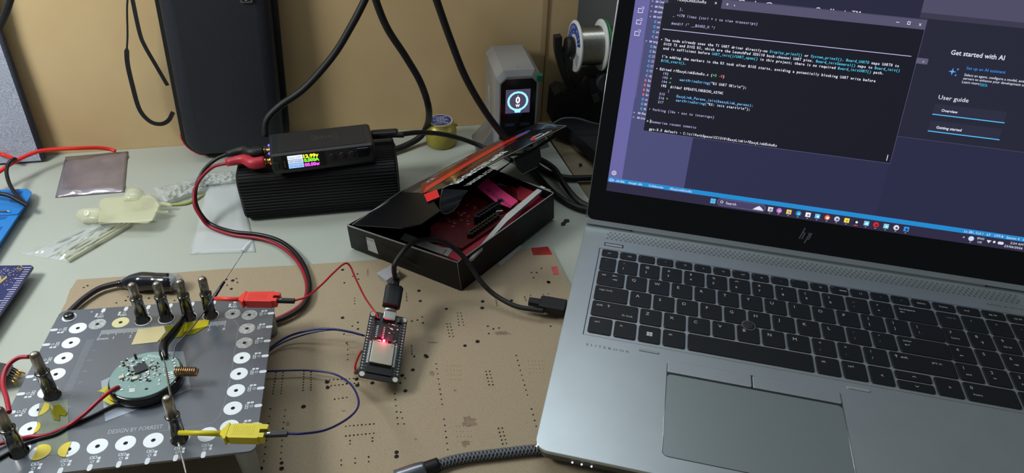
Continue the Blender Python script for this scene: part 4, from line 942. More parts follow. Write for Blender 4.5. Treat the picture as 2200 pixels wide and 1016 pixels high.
o=b.done('kapton_tape',plat); o['label']='yellow tape patch near the left posts'
b=MB(); kap([(217,818),(244,806),(352,755),(394,754),(410,835),(226,905)],mat('silver_tape',(150,160,172),.35,.3),.15,.1); o=b.done('foil_tape',plat); o['label']='silvery tape patch under the round board'
# probe posts
def post(base,hgt,label,cap=True):
    p=pp(*base); M_=MP@Matrix.Translation(V((p.x,p.y,.1))/1000)
    t=thing('probe_post',label,'probe post',M=M_,group='metal probe posts on the grey board')
    b=MB(); b.lathe((0,0,0),(0,0,1),[(4.9,0),(4.9,.4),(3.8,.6),(3.75,19.2),(4.0,19.4),(4.0,20.4),(3.1,20.6)],mat('post_steel',(120,119,112),.16,1.0,var=.25,scale=120),n=32); b.done('magnetic_base',t)
    b=MB(); n=40; prof=[(2.85,20.4),(2.85,hgt-2.6),(2.5,hgt-1.2),(1.7,hgt-.3),(.6,hgt)]
    rings=[[(r_*(1+ (.03 if k%2 and i<2 else 0))*math.cos(2*PI*k/n),r_*(1+(.03 if k%2 and i<2 else 0))*math.sin(2*PI*k/n),h_) for k in range(n)] for i,(r_,h_) in enumerate(prof)]
    b.loft(rings,mat('knurled_steel',(176,168,156),.38,1.0,var=.25,scale=200),smooth=True); b.done('knurled_cap',t)
    b=MB(); b.box((0,0,20.0),(7.7,1.1,1.2),STEELD); b.done('wire_slot',t)
    return t
hts=[33,32.5,33.5,34.5,36,36,35.5]
bases=[(307,688),(358,684),(406,682),(453,678),(113,850),(42,972),(386,943)]
labs=['leftmost of the four metal probe posts along the rear edge','second metal probe post from the left along the rear edge','third metal probe post from the left along the rear edge','rear metal probe post gripped by the red hook clip','metal probe post on the left edge beside the gold pin connector','nearest metal probe post at the lower left corner of the board','metal probe post at the front edge gripped by the yellow hook clip']
for bs_,h_,l_ in zip(bases,hts,labs): post(bs_,h_,l_)
# probe needles
def needle(name,label,pts,rs,m=STEEL,sleeve=None):
    t=thing(name,label,'probe needle',tuple(pts[0])); o=V(pts[0])
    b=MB(); b.tube([p-o for p in pts],rs,m,n=8,sub=4); b.done('needle',t)
    if sleeve: b=MB(); b.tube([p-o for p in sleeve[0]],sleeve[1],sleeve[2],n=10,sub=6); b.done('sleeve',t)
    return t
q=pw
needle('probe_needle','thin steel probe needle from the front post to the round board',[q(pp(350,761,14)),q(pp(358,800,18)),q(pp(366,845,26)),q(pp(372,862,28))],[.3,.6,.7,.7])
needle('probe_needle','steel probe wire dropping past the front edge from the front post',[q(pp(383,950,16)),q(pp(392,985,13)),q(pp(402,1025,10))],[.6,.6,.5])
needle('probe_needle','fine bent wire reaching the round board from the fourth rear post',[q(pp(442,664,18)),q(pp(415,700,13)),q(pp(388,730,12)),q(pp(378,742,11)),q(pp(374,757,9.5)),q(pp(371,776,8.5))],[.45,.45,.45,.5,.4,.2],STEELD)
needle('probe_needle','long needle with dark sleeve pointing away behind the fourth rear post',[q(pp(440,668,16)),q(pp(480,606,30)),q(pp(533,526,48))],[.38,.32,.22],STEELD,sleeve=([q(pp(455,645,20)),q(pp(468,625,25)),q(pp(482,604,30.4))],[1.3,1.2,1.0],mat('violet_black_sleeve',(34,26,44),.4)))
b=MB(); o_=pw(pp(533,526,48)); b.tube([pw(pp(523,540,45.5))-o_,o_-o_,pw(pp(540,518,49))-o_],[2.0,1.8,1.2],mat('clear_cap',(220,225,226),.2,alpha=.5)); tag(b.done('needle_cap',loc=o_),'clear plastic cap over the tip of the long needle','cap')
# round module
cen=(pp(305,762,8)+pp(290,852,8))/2; cen=V(((pp(238,815,8).x+pp(383,800,8).x)/2, (pp(305,762,8).y+pp(290,852,8).y)/2,0))
Mr=MP@Matrix.Translation(V((cen.x,cen.y,.3))/1000)
rm=thing('round_sensor_board','round green grey sensor board with tiny chips and coil antenna','circuit board',M=Mr)
rad=20.0
GRN=mat('green_grey_mask',(128,156,152),.35,var=.06,scale=100)
b=MB(); b.lathe((0,0,7.0),(0,0,1),[(rad-.2,0),(rad,.2),(rad,1.2),(rad-.2,1.4)],GRN,n=72)
z=8.45
rp=lambda u,v,h=8.0:(pp(u,v,h+.3)-V((cen.x,cen.y,.3)))
def comp(u,v,w_,d_,h_,m,rot=.35): p=rp(u,v); b.box((0,0,0),(w_,d_,h_),m,T=Matrix.Translation(V((p.x,p.y,z+h_/2)))@Matrix.Rotation(rot,4,'Z'),e=min(.15,h_*.2))
CH=mat('chip_black',(40,42,48),.35); SD=mat('solder_white',(228,232,232),.3,.3); CP=mat('component_dark',(34,34,38),.45); CB=mat('component_tan',(150,130,100),.5)
comp(303,793,7.2,7.2,1.2,CH,.5)
for u,v in ((262,812),(291,814)): comp(u,v,3.0,2.4,1.0,mat('crystal_metal',(205,200,180),.3,.6))
comp(293,771,1.4,1.4,4.0,CP); b.disc((rp(311,772).x,rp(311,772).y,z+.05),1.5,SD,n=14,r0=1.0)
for k in range(6): p=rp(321+k*8.3,764.5+k*1.1); b.disc((p.x,p.y,z+.04),1.25,SD,n=4,r0=.8,q=Matrix.Rotation(.9,3,'Z'))
random.seed(5)
for k in range(84):
    u,v=random.uniform(262,345),random.uniform(775,820)
    if abs(u-303)<16 and abs(v-793)<9: continue
    comp(u,v,random.uniform(.8,1.7),random.uniform(.7,1.0),random.uniform(.5,1.1),random.choice((CP,CP,SD,SD,CB)),random.choice((.3,1.87)))
for u,v in ((284,776),(278,783),(276,785),(285,787),(375,781),(376,787),(372,775),(262,838),(320,812)): comp(u,v,1.4,1.2,.3,SD)
for i in range(3):
    for j in range(2): p=rp(280+i*4,837+j*4-i*.4); b.disc((p.x,p.y,z+.05),.6,SD,n=8)
for k in range(60): p=rp(random.uniform(258,380),random.uniform(770,832)); b.disc((p.x,p.y,z+.03),random.uniform(.25,.5),SD,n=8)
p=rp(315,836); b.disc((p.x,p.y,z+.05),1.0,HOLE,n=12,ry=.8)
for k in range(4): comp(365+k*1.0,801+k*4,3.4,.9,.25,SD,.3)
b.done('circuit_board',rm)
b=MB(); n=60; prof=[(rad-.5,.1),(rad+1.0,.6),(rad+1.6,3),(rad+1.3,5.8),(rad+.3,7.0),(rad-1,7.05)]
b.lathe((0,0,0),(0,0,1),prof,mat('heat_shrink',(22,20,18),.25,coat=.3),n=n); b.done('rim_sleeve',rm)
p0=rp(378,802,8.2); 
b=MB(); dirc=(rp(424,802,8.2)-p0); dirc.z=0; L_=13.0; dirc.normalize(); sd=V((-dirc.y,dirc.x,0)); pts=[]
for k in range(10*14+1):
    a=2*PI*k/14; pts.append(V((p0.x,p0.y,9.9))+dirc*(L_*k/140)+sd*2.6*math.cos(a)+V((0,0,2.6*math.sin(a))))
b.tube(pts,.5,mat('copper_coil',(176,136,92),.3,1.0),n=6,straight=True); b.tube([V((p0.x,p0.y,8.6))-dirc*3,V((p0.x,p0.y,8.8)),pts[0]],.4,SD,n=6); o=b.done('coil_antenna',rm); o['label']='copper spring coil antenna'
b=MB(); 
for uvs in ([(233,826),(235,845),(213,840),(206,842),(221,834)],[(218,846),(246,866),(238,869),(222,860)],[(235,827),(240,848),(246,862),(222,852),(224,842)]): b.slab([rp(u,v,2) for u,v in uvs],(0,0,1),.15,KAPY)
b.done('kapton_tape',rm); b=MB(); b.slab([rp(385,770,7),rp(392,790,7),rp(388,797,7),rp(380,776,8)],(0,0,1),.15,KAPO); b.done('kapton_tape',rm)
# black cable onto round board
cable('sensor_cable','short thick black sleeve bending onto the rear of the round board',[q(pp(400,668,3)),q(pp(388,694,6)),q(pp(366,722,8)),q(pp(353,738,10)),q(pp(351,755,10.5)),q(pp(354,770,9.5))],[1.6,2.2,2.9,3.0,2.8,2.2],BLKG)
WRm=mat('red_wire_thick',(160,24,44),.35)
cable('battery_wire','red wire soldered to the round board and draping off the left side',[q(pp(256,831,9)),q(pp(244,835,10)),q(pp(215,858,9)),q(pp(180,890,5)),q(pp(145,915,1.4)),q(pp(100,934,1.3)),q(pp(60,938,1.3)),q(pp(10,950,2)),q(pp(-40,965,4))],1.15,WRm)
cable('battery_wire','black wire beneath the red one leaving the round board',[q(pp(262,868,2)),q(pp(245,870,1.5)),q(pp(200,892,1.2)),q(pp(155,912,1.0)),q(pp(110,928,3)) if False else q(pp(120,932,1.0)),q(pp(60,950,1.0)),q(pp(0,982,1.2)),q(pp(-40,1000,2))],1.0,WB)
cable('jumper_wire','thick crimson wire looping between the two left probe posts',[q(pp(62,766,30)),q(pp(40,768,29)),q(pp(20,782,27)),q(pp(8,805,25)),q(pp(7,830,24)),q(pp(14,855,25)),q(pp(20,885,26))],[1.3,1.3,1.35,1.4,1.4,1.35,1.3],WRm)
# hook clips
def clip(name,label,stem,body,z,m,wirepts,wm,dup):
    """stem,body : pixel pairs, all at world height z"""
    a,c_=at(*stem[0],z),at(*stem[1],z); o=a.copy(); t=thing(name,label,'clip',tuple(o)); d=(at(*body[1],z)-at(*body[0],z)); d.z=0; L_=d.length; d.normalize(); s=V((-d.y,d.x,0)); c0=at(*body[0],z)-o
    b=MB(); b.tube([a-o,(c0+s*0)],[1.35,1.7],m,n=12,straight=True)
    def loop(x,w_,h_): return [c0+d*x+s*w_+V((0,0,h_)),c0+d*x-s*w_+V((0,0,h_)),c0+d*x-s*w_+V((0,0,-h_)),c0+d*x+s*w_+V((0,0,-h_))]
    b.loft([loop(-3,1.6,1.6),loop(-1.0,3.4,2.4),loop(.2,5.2,3),loop(1.2,5.2,3),loop(1.3,3.6,2.8),loop(3,4.6,3),loop(L_-4,5,3),loop(L_-3.9,4.4,3)],m)
    b.loft([[p+s*2.7 for p in loop(L_-4,1.7,3)],[p+s*2.7 for p in loop(L_,1.5,2.8)]],m); b.loft([[p-s*2.9 for p in loop(L_-4,1.5,3)],[p-s*2.9 for p in loop(L_-1,1.5,2.8)]],m)
    for k in range(12): x=4+k*1.0; b.loft([[p+V((0,0,3.1)) for p in (c0+d*x-s*3,c0+d*x+s*3,c0+d*(x+.4)+s*3,c0+d*(x+.4)-s*3)],[p+V((0,0,2.9)) for p in (c0+d*x-s*3,c0+d*x+s*3,c0+d*(x+.4)+s*3,c0+d*(x+.4)-s*3)]],m)
    b.done('clip_body',t)
    b=MB(); e0,e1=at(*dup[0],z)-o,at(*dup[1],z)-o; dd_=(e1-e0).normalized(); ss=V((-dd_.y,dd_.x,0))
    def lp2(p,w_): return [p+ss*w_+V((0,0,w_)),p-ss*w_+V((0,0,w_)),p-ss*w_-V((0,0,w_)),p+ss*w_-V((0,0,w_))]
    b.loft([lp2(e0,1.3),lp2(e1,1.3)],BLK); b.box(e0+dd_*3+V((0,0,1.4)),(1.6,.8,.2),STEEL); b.done('crimp_housing',t)
    b=MB(); b.tube([p-o for p in wirepts],.7,wm,n=8,sub=10); b.done('wire',t)
    return t
RC=mat('red_clip',(216,52,42),.4); YC=mat('yellow_clip',(206,190,24),.4,var=.05); BW=mat('blue_wire',(30,34,98),.35); RWt=mat('red_wire_thin',(178,26,38),.35)
clip('hook_clip','red hook clip gripping the rear post, lead going to the microcontroller board',((461,641),(515,643)),((524,643),(601,643)),66,RC,[at(633,645,66),at(660,636,66),at(690,612,63),(at(718,584,58)),at(740,566,55),at(752,571,52),at(765,600,46),at(785,640,38),at(806,670,33),at(812,682,33)],RWt,((594,645),(633,646)))
clip('hook_clip','yellow hook clip gripping the front post with a blue lead','' or ((384,929),(470,934)),((487,931),(575,931)),62,YC,[at(618,931,62),at(650,931,60),at(700,923,52),at(745,900,40),at(768,876,30),at(768,850,22),at(750,822,15),at(715,802,10),at(660,795,8),at(600,796,8),at(560,798,8)],BW,((566,933),(618,931)))
cable('jumper_wire','blue jumper wire from under the grey board to the microcontroller board',[at(560,765,8),at(590,740,9),at(625,720,12),at(670,708,18),at(710,706,22),at(750,712,22),at(781,720,20)],.85,BW)
cable('jumper_wire','second thinner blue wire beside the other under the grey board edge',[at(560,772,6),at(590,745,6),at(630,726,7),at(680,712,12),at(720,708,16),at(760,714,18),at(784,721,18)],.6,BW)
# ================================================================ ESP BOARD
a_=V((68.87,-66.3,22.54))
c4=[V((61.36,-37.75,31.56)),V((87.83,-41.96,23.46)),V((76.39,-94.83,13.52)),V((49.92,-90.62,21.61))]
ex=(c4[1]-c4[0]).normalized(); ey=(c4[0]-c4[3]).normalized(); ez=ex.cross(ey).normalized(); ey=ez.cross(ex)
ME=Matrix.Identity(4)
for i in range(3): ME[i][0]=ex[i]; ME[i][1]=ey[i]; ME[i][2]=ez[i]; ME[i][3]=a_[i]/1000
esp=thing('microcontroller_board','small black microcontroller board with silver shield and glowing red light','circuit board',M=ME)
b=MB(); EP=mat('black_soldermask',(20,20,24),.35,coat=.2); b.rbox(0,0,28,55,-1.6,0,EP,r=2.6,e=.1,eb=.1)
for x,y in ((-11.6,25),(11.6,25),(-11.6,-25),(11.6,-25)): b.disc((x,y,.08),1.9,mat('hole_rim',(205,200,185),.4,.3),n=18)
for sx in (-1,1):
    for k in range(19): 
        y=21.0-k*2.32; b.disc((sx*12.6,y,.07),.62,SD,n=8,r0=.3); b.ball((sx*12.6,y,.25),.4,STEEL,n=4)
        b.text(['3V3','EN','VP','VN','34','35','32','33','25','26','27','14','12','GND','13','D2','D3','CMD','5V'][k],lambda X_,Y_:(sx*10.6+X_*0-Y_*0+ (X_-.9),y-.4+Y_,.07),SLKD,h=1.2)
for k in range(7): 
    for sx,xx in ((-1,-6.6),(1,-2.0)): b.box((xx,15.2-k*1.5,.3),(1.6,.55,.3),SD)
b.box((-4.3,10.8,.8),(3.6,10,1.4),CP,e=.15); b.box((3.5,7,.7),(4.5,6,1.2),CP,e=.15); b.box((6.5,3.0,.7),(3.2,2.4,1.1),CP,e=.15)
random.seed(9)
for k in range(34): 
    x,y=random.uniform(1,9),random.uniform(2,20); b.box((x,y,.35),(random.uniform(.7,1.5),.7,.6),random.choice((CP,CB,SD)))
for k in range(10): b.box((random.uniform(-8.5,-1),random.uniform(1.5,4),.35),(1.2,.7,.6),random.choice((CP,CB,SD)))
b.done('circuit_board',esp)
for x in (-8.2,8.8):
    b=MB(); b.rbox(x,23.2,4,4,0,1.6,STEELD,r=.4,e=.2,eb=0); b.lathe((x,23.2,1.5),(0,0,1),[(1.1,0),(1.1,.9)],BLK,n=16); b.done('push_button',esp)
b=MB(); b.rbox(-.5,-10.6,18.2,25.5,0,.9,mat('module_board',(16,16,18),.4),r=.4,e=.1,eb=0)
for sx in (-1,1):
    for k in range(14): b.box((-.5+sx*9.3,1.0-k*1.28,.95),(1.5,.7,.25),SD)
b.done('radio_module',esp)
b=MB(); b.rbox(-.5,-7.8,15.8,17.6,.9,3.2,mat('shield_metal',(176,170,154),.36,.9,bump=.05,bscale=300),r=.8,e=.3,eb=0); b.disc((5.4,-1.2,3.25),.4,HOLE,n=10); o=b.done('metal_shield',esp); o['label']='silver metal shield can'
b=MB(); b.ball((-.6,3.6,1.0),1.0,em('esp_led',(255,30,50),60),n=6); b.ball((1.8,3.2,.7),.45,em('esp_led2',(255,40,60),8),n=6); b.done('red_led',esp)
ld=bpy.data.lights.new('red_led_light','POINT'); ld.energy=0.012; ld.color=(1,.03,.08); ld.shadow_soft_size=0.0015; lo=bpy.data.objects.new('red_led_light',ld); COL.objects.link(lo); lo.location=(ME@V((-.0006,.0036,.0042)))
b=MB(); b.rbox(.3,24.6,9,7.5,0,3.2,STEEL,r=1.2,e=.4,eb=0); b.done('usb_socket',esp)
for sx in (-1,1):
    b=MB(); b.box((sx*12.6,-.0,-2.9),(2.4,44,2.5),BLK); 
    for k in range(19): b.box((sx*12.6,21-k*2.32,-6),(.55,.55,6),GOLD)
    b.done('pin_header',esp)
# crimp housing hanging beneath
b=MB(); p=ME@V((-14.5/1000,-21/1000,-.008)); p=V(p)*1000
o_=at(770,792,10); b.tube([at(776,790,12)-o_,at(764,801,5)-o_],1.6,mat('brown_black_housing',(62,48,46),.5),n=4,straight=True); b.tube([at(765,800,6)-o_,at(763,785,9)-o_,at(770,765,12)-o_,at(778,752,14)-o_],.9,RWt,n=8); 
tag(b.done('jumper_wire',loc=o_),'short red jumper with dark housing tucked under the microcontroller board','cable')
# usb cable
plug=ME.to_3x3(); uo=V(ME@V((.0003,.030,.0016)))*1000
t=thing('usb_cable','black cable arching from the microcontroller board to the laptop side','cable',tuple(uo))
def EW(x,y,z): return V(ME@(V((x,y,z))/1000))*1000-uo
b=MB(); fr=lambda y,w_,h_,z=1.6:[EW(.3+a*w_,y,z+c_*h_) for a,c_ in [(math.copysign(abs(math.cos(tt))**.5,math.cos(tt)),math.copysign(abs(math.sin(tt))**.5,math.sin(tt))) for tt in [2*PI*k/20+.01 for k in range(20)]]]
b.loft([fr(27,4.4,1.6),fr(33.5,4.4,1.6)],STEEL,smooth=True); b.done('plug_metal',t)
b=MB(); b.loft([fr(33,5.2,2.6),fr(33.6,6.6,3.6),fr(50.5,6.9,3.8),fr(52,6,3.2)],RUB,smooth=False); b.loft([fr(51,3.2,3,1.8),fr(59,2.9,2.9,1.9)],RUB,smooth=True); b.done('plug_housing',t)
e0=EW(.3,58,1.9)+uo; print('usb end',e0)
cp=[e0, at(847,572,52),at(862,545,58),at(884,523,60),at(915,514,58),at(950,518,52),at(985,540,42),at(1010,570,32),(at(1032,603,22)),at(1062,632,14),at(1105,656,11),at(1145,664,11.5),at(1168,667,12)]
b=MB(); b.tube([p-uo for p in cp],2.0,RUB,n=12,sub=10); b.done('wire',t)
b=MB(); P0=MLAP.inverted()@at(1168,667,12); yl=-51
A0=MLAP@V((X0-13,yl,11.5)); d_=MLAP.to_3x3()@V((1,0,0)); s_=MLAP.to_3x3()@V((0,1,0))
def lp3(x,w_,h_): c_=A0+d_*x-uo; return [c_+s_*w_*a+V((0,0,h_*e)) for a,e in ((1,.75),(.75,1),(-.75,1),(-1,.75),(-1,-.75),(-.75,-1),(.75,-1),(1,-.75))]
b.loft([lp3(-18,3,2.6),lp3(-9,3.2,2.8)],RUB); b.loft([lp3(-9,5.6,3.4),lp3(-8,6.4,4),lp3(11,6.4,4),lp3(12,5.8,3.6)],RUB); b.done('laptop_plug',t)
# ================================================================ BRAIDED CABLE
t=thing('braided_cable','black and grey braided cable with a silver plug at the bottom edge','cable',tuple(at(930,1003,6)))
o_=V(t.location)*1000
m=bpy.data.materials.new('braid'); m.use_nodes=True; nt=m.node_tree; bs_=nt.nodes['Principled BSDF']; bs_.inputs['Roughness'].default_value=.6
tc=nt.nodes.new('ShaderNodeTexCoord'); nz_=nt.nodes.new('ShaderNodeTexNoise'); nz_.inputs['Scale'].default_value=900; nt.links.new(tc.outputs['Object'],nz_.inputs['Vector'])
rp_=nt.nodes.new('ShaderNodeValToRGB'); rp_.color_ramp.elements[0].color=rgb((20,21,24)); rp_.color_ramp.elements[1].color=rgb((44,46,52)); nt.links.new(nz_.outputs['Fac'],rp_.inputs[0]); nt.links.new(rp_.outputs[0],bs_.inputs['Base Color']); BR=m
b=MB(); pts=[at(u,v,6.0) for u,v in ((936,1000),(965,990),(1010,981),(1060,975),(1110,969),(1160,964),(1200,962),(1240,960))]
C_=b.tube([p-o_ for p in pts],3.1,BR,n=16,sub=10)
BG=mat('braid_grey',(112,116,122),.5)
tot=0; L=[0]
for i in range(1,len(C_)): tot+=(C_[i]-C_[i-1]).length; L.append(tot)
def Cat(s):
    for i in range(1,len(C_)):
        if L[i]>=s: k=(s-L[i-1])/max(L[i]-L[i-1],1e-6); tt=(C_[i]-C_[i-1]).normalized(); return C_[i-1].lerp(C_[i],k),tt
    return C_[-1],(C_[-1]-C_[-2]).normalized()
for hand in (1,-1):
    for ph_ in (0,.5,1,1.5):
        hel=[]; s=0
        while s<tot: c_,tt=Cat(s); sd=tt.cross(V((0,0,1))).normalized(); up=sd.cross(tt); a=hand*2*PI*s/10+ph_*PI; hel.append(c_+sd*3.05*math.cos(a)+up*3.05*math.sin(a)); s+=.8
        b.tube(hel,.42,BG,n=5,straight=True,caps=False)
b.done('wire',t)
b=MB(); b.tube([at(942,997,6)-o_,at(925,1003,6.2)-o_,at(905,1010,6.5)-o_],[4.4,4.5,4.5],RUB,n=20,sub=3); b.done('strain_relief',t)
b=MB(); b.tube([at(912,1007,6.5)-o_,at(893,1013,6.7)-o_,at(850,1028,7)-o_],[5.0,5.4,5.4],mat('gunmetal',(128,132,140),.3,.8),n=24,sub=3); b.done('plug_shell',t)
# ================================================================ LEFT SIDE ITEMS
RW2=mat('bright_red_wire',(224,40,34),.4)
cable('red_lead','bright red lead lying across the desk from the left to the silver bag',[at(-40,392,18),at(2,366,20),at(24,351,22),at(50,337,23),at(85,324,23),at(120,320,21),at(165,318,18),at(210,317,12),at(235,320,8),at(248,324,6)],1.9,RW2)
cable('red_lead','second red lead entering at the far left edge under the black loop',[at(-40,318,14),at(0,330,14),at(14,334,13),at(32,341,12)],1.9,RW2)
cable('black_lead','black lead looping over the red one and down to the blue tray',[at(26,345,24),at(33,341,26),at(26,343,27),at(18,352,25),at(14,368,22),at(18,388,18),at(26,405,16),at(40,424,14),at(58,440,12.5)],[1.7]*9,WB)
cable('black_lead','black lead crossing the corner of the blue tray from the left',[at(-30,408,22),at(0,415,20),at(22,421,18),at(42,432,15),at(59,441,12.8)],1.9,WB)
# silver antistatic bag
o_=at(200,370,1); b=MB(); AS=mat('antistatic_film',(160,152,160),.28,.45,bump=.5,bscale=70,var=.12,scale=30)
uv=[(141,338),(200,332),(274,325),(271,370),(266,412),(200,420),(133,427),(118,422),(128,380)]
nx,ny=20,16; grid=[]
random.seed(11)
for j in range(ny+1):
    row=[]
    for i in range(nx+1):
        s_,t_=i/nx,j/ny; tl,tr,br,bl=V((141,337)),V((275,325)),V((267,412)),V((119,424))
        p2=(tl*(1-s_)+tr*s_)*(1-t_)+(bl*(1-s_)+br*s_)*t_
        e=min(s_,1-s_,t_,1-t_)*8; e=min(1,e); zz=.5+e*(1.6+1.4*noise.noise(V((s_*6,t_*5,1.3))))+ (1.4 if abs(t_-.14)<.03 else 0)+(1.0 if .86<t_<.93 else 0)
        row.append(b.bm.verts.new(at(p2.x,p2.y,max(zz,.3))-o_))
    grid.append(row)
for j in range(ny):
    for i in range(nx): b.face([grid[j][i],grid[j][i+1],grid[j+1][i+1],grid[j+1][i]],AS,True)
ob=b.done('antistatic_bag',loc=o_); ob.modifiers.new('s','SOLIDIFY').thickness=.0004; tag(ob,'silvery purple antistatic zip bag lying near the cardboard','bag')
# resin holder
o_=at(260,465,0); t=thing('resin_holder','pale yellow translucent plastic holder lying on the desk','holder',tuple(o_))
RS=mat('resin',(232,234,200),.15,alpha=.42,coat=.9)
def pv(uvs,z0,z1,m,name):
    b=MB(); b.loft([[at(u,v,z0)-o_ for u,v in uvs],[at(u,v,(z0+z1)/2)-o_ for u,v in uvs],[at(u,v,z1)-o_+ (at(265,452,z1)-at(u,v,z1))*.05 for u,v in uvs]],m); return b.done(name,t)
pv([(208,478),(212,432),(222,424),(325,417),(337,425),(346,440),(330,474),(318,480)],1,14,RS,'frame')
def cyl_px(c,r_,L_,z,name,ax):
    b=MB(); p=at(*c,z)-o_; b.lathe(p,ax,[(r_*.8,0),(r_,r_*.2),(r_,L_*.7),(r_*.75,L_*.92),(r_*.3,L_)],RS,n=24); return b.done(name,t)
cyl_px((222,462),7,23,8,'end_knob',(-1,.15,0)); cyl_px((283,440),9,18,9,'side_boss',(.1,.9,.2))
b=MB(); p=at(186,457,14)-o_; b.disc(p,2.6,mat('pale_rim',(216,214,196),.3),n=18,q=V((-.2,-.6,.8)).to_track_quat('Z','Y').to_matrix(),r0=1.2); b.tube([at(335,440,8)-o_,at(352,438,8)-o_,at(368,440,7)-o_],[2.6,2.2,1.8],RS); b.tube([at(335,452,6)-o_,at(350,456,6)-o_,at(362,455,6)-o_],[2.0,1.8,1.6],RS); b.tube([at(212,480,2.5)-o_,at(270,477,2.5)-o_,at(330,472,2.5)-o_],1.0,mat('pale_rim',(0,0,0))); b.done('spigot',t)
# clear bags
def film(name,label,cat,tl,tr,br,bl,zh,m,nx=18,ny=14,seed=1,fr=7,lift=.4):
    o_=at((tl[0]+br[0])/2,(tl[1]+br[1])/2,0); b=MB(); tl,tr,br,bl=map(V,(tl,tr,br,bl)); G=[]
    for j in range(ny+1):
        row=[]
        for i in range(nx+1):
            s_,t_=i/nx,j/ny; p2=(tl*(1-s_)+tr*s_)*(1-t_)+(bl*(1-s_)+br*s_)*t_
            e=min(1,min(s_,1-s_,t_,1-t_)*6); zz=lift+e*zh*(.5+.9*abs(noise.noise(V((s_*fr,t_*fr*.6,seed)))))
            j_=(noise.noise(V((s_*9,t_*9,seed+5)))*4 if e<1 else 0)
            row.append(b.bm.verts.new(at(p2.x+j_,p2.y+j_*.4,zz)-o_))
        G.append(row)
    for j in range(ny):
        for i in range(nx): b.face([G[j][i],G[j][i+1],G[j+1][i+1],G[j+1][i]],m,False if seed%2 else True)
    ob=b.done(name,loc=o_); ob.modifiers.new('s','SOLIDIFY').thickness=.0003; return tag(ob,label,cat)
FILM=mat('clear_bag_film',(226,232,230),.12,alpha=.30,bump=.6,bscale=90,spec=.9,coat=.5)
MILK=mat('milky_bag_film',(216,222,222),.35,alpha=.55,bump=.25,bscale=60,coat=.2)
film('plastic_tube_bag','crumpled clear plastic bag holding thin tubes, below the yellow holder','bag',(205,478),(292,470),(150,562),(45,545),5,FILM,seed=3,fr=9)
for k,(p0,p1) in enumerate((((130,548),(262,480)),((140,553),(272,480)),((146,559),(280,481)))):
    cable('plastic_tube',['rearmost of three clear tubes in the crumpled bag','middle of three clear tubes in the crumpled bag','frontmost of three clear tubes in the crumpled bag'][k],[at(*p0,2.5),at((p0[0]+p1[0])/2,(p0[1]+p1[1])/2,2.6),at(*p1,2.5)],1.7,mat('tube_plastic',(206,208,180),.25,alpha=.55,coat=.4))['category']='tube'
film('clear_bag','crinkled clear bag lying behind the yellow holder','bag',(330,402),(450,372),(445,408),(350,440),9,FILM,seed=5,fr=8)
film('clear_bag','glossy crinkled clear bag end beside the ribbed box','bag',(425,370),(512,362),(512,392),(420,402),5,FILM,seed=7,fr=8)
b=None
film('white_bag','flat milky white plastic bag under the red and black leads','bag',(446,398),(516,392),(550,541),(407,546),1.4,MILK,seed=2,fr=4)
b=MB(); o_=at(395,425,1); b.tube([at(345,440,1.6)-o_,at(395,437,1.6)-o_,at(420,428,1.6)-o_,at(440,415,1.6)-o_],[.8,1.6,1.5,.6],mat('olive_gel',(168,176,90),.3,alpha=.8)); tag(b.done('gel_strip',loc=o_),'thin olive yellow strip along the clear bag edge','strip')
# blue tray
o_=at(20,460,0); t=thing('blue_tray','bright blue moulded parts tray cut off by the left edge','tray',tuple(o_))
BLU=mat('blue_plastic',(34,120,196),.4); BLD=mat('blue_recess',(22,86,156),.45)
b=MB(); top=[(-60,409),(58,405),(68,412),(66,424),(-30,566),(-120,566)]
b.loft([[at(u,v,0.2)-o_+V((0,0,0)) for u,v in [(-60,425),(52,421),(62,428),(60,440),(-34,585),(-120,585)]],[at(u,v,8.5)-o_ for u,v in top],[at(u,v,9.5)-o_+V((-.6,0,0)) for u,v in top]],BLU)
for uvs in ([(-40,413),(50,410),(42,419),(-40,421)],[(-60,470),(16,464),(10,470),(-60,476)],[(-60,492),(6,486),(-4,500),(-60,506)],[(20,428),(38,430),(36,436),(22,434)]): b.slab([at(u,v,9.7)-o_ for u,v in uvs],(0,0,1),.1,BLD)
b.tube([at(-30,464,9.8)-o_,at(38,460,9.8)-o_,at(50,447,9.8)-o_,at(64,424,9.8)-o_],.5,BLD,n=6,straight=True)
b.done('tray_body',t)
b=MB(); o2=at(10,453,10.5); b.tube([at(-20,452,10.5)-o2,at(8,453,10.5)-o2,at(16,452,11.5)-o2,at(22,455,10.5)-o2],[1.4,.9,.7,.4],STEEL,flat=.5); tag(b.done('tweezer_tip',loc=o2),'slim steel tool tip lying in the blue tray','tool')
# navy ruler pcb
o_=at(30,600,9.2); t=thing('ruler_board','dark navy circuit board ruler with gold marks at the left edge','circuit board',tuple(o_))
NV=mat('navy_soldermask',(30,34,92),.3,coat=.3,var=.3,scale=40); b=MB()
b.slab([at(u,v,11)-o_ for u,v in ((-80,571),(66,569),(71,572),(68,577),(-60,760),(-160,760))],(0,0,1),1.8,NV)
GM=mat('gold_mask',(196,176,110),.35,.5); LV=mat('lavender_ink',(176,172,200),.5)
for k in range(34):
    u,v=68-k*3.3,573+k*4.75; L_=13 if k%5 else 20
    b.poly([at(*p,11.15)-o_ for p in ((u,v),(u-L_,v+.6),(u-L_-.6,v+2.0),(u-1,v+1.6))],LV)
b.text('S!',plane_fn(at(42,582,11.2)-o_,(at(52,574,11.2)-at(42,582,11.2)),(at(36,578,11.2)-at(42,582,11.2))),GM,h=8)
for uvs in ([(8,596),(14,591),(15,596),(-2,610),(-4,606)],[(-6,594),(2,592),(3,600),(-6,606)]): b.slab([at(u,v,11.2)-o_ for u,v in uvs],(0,0,1),.1,GM)
random.seed(4)
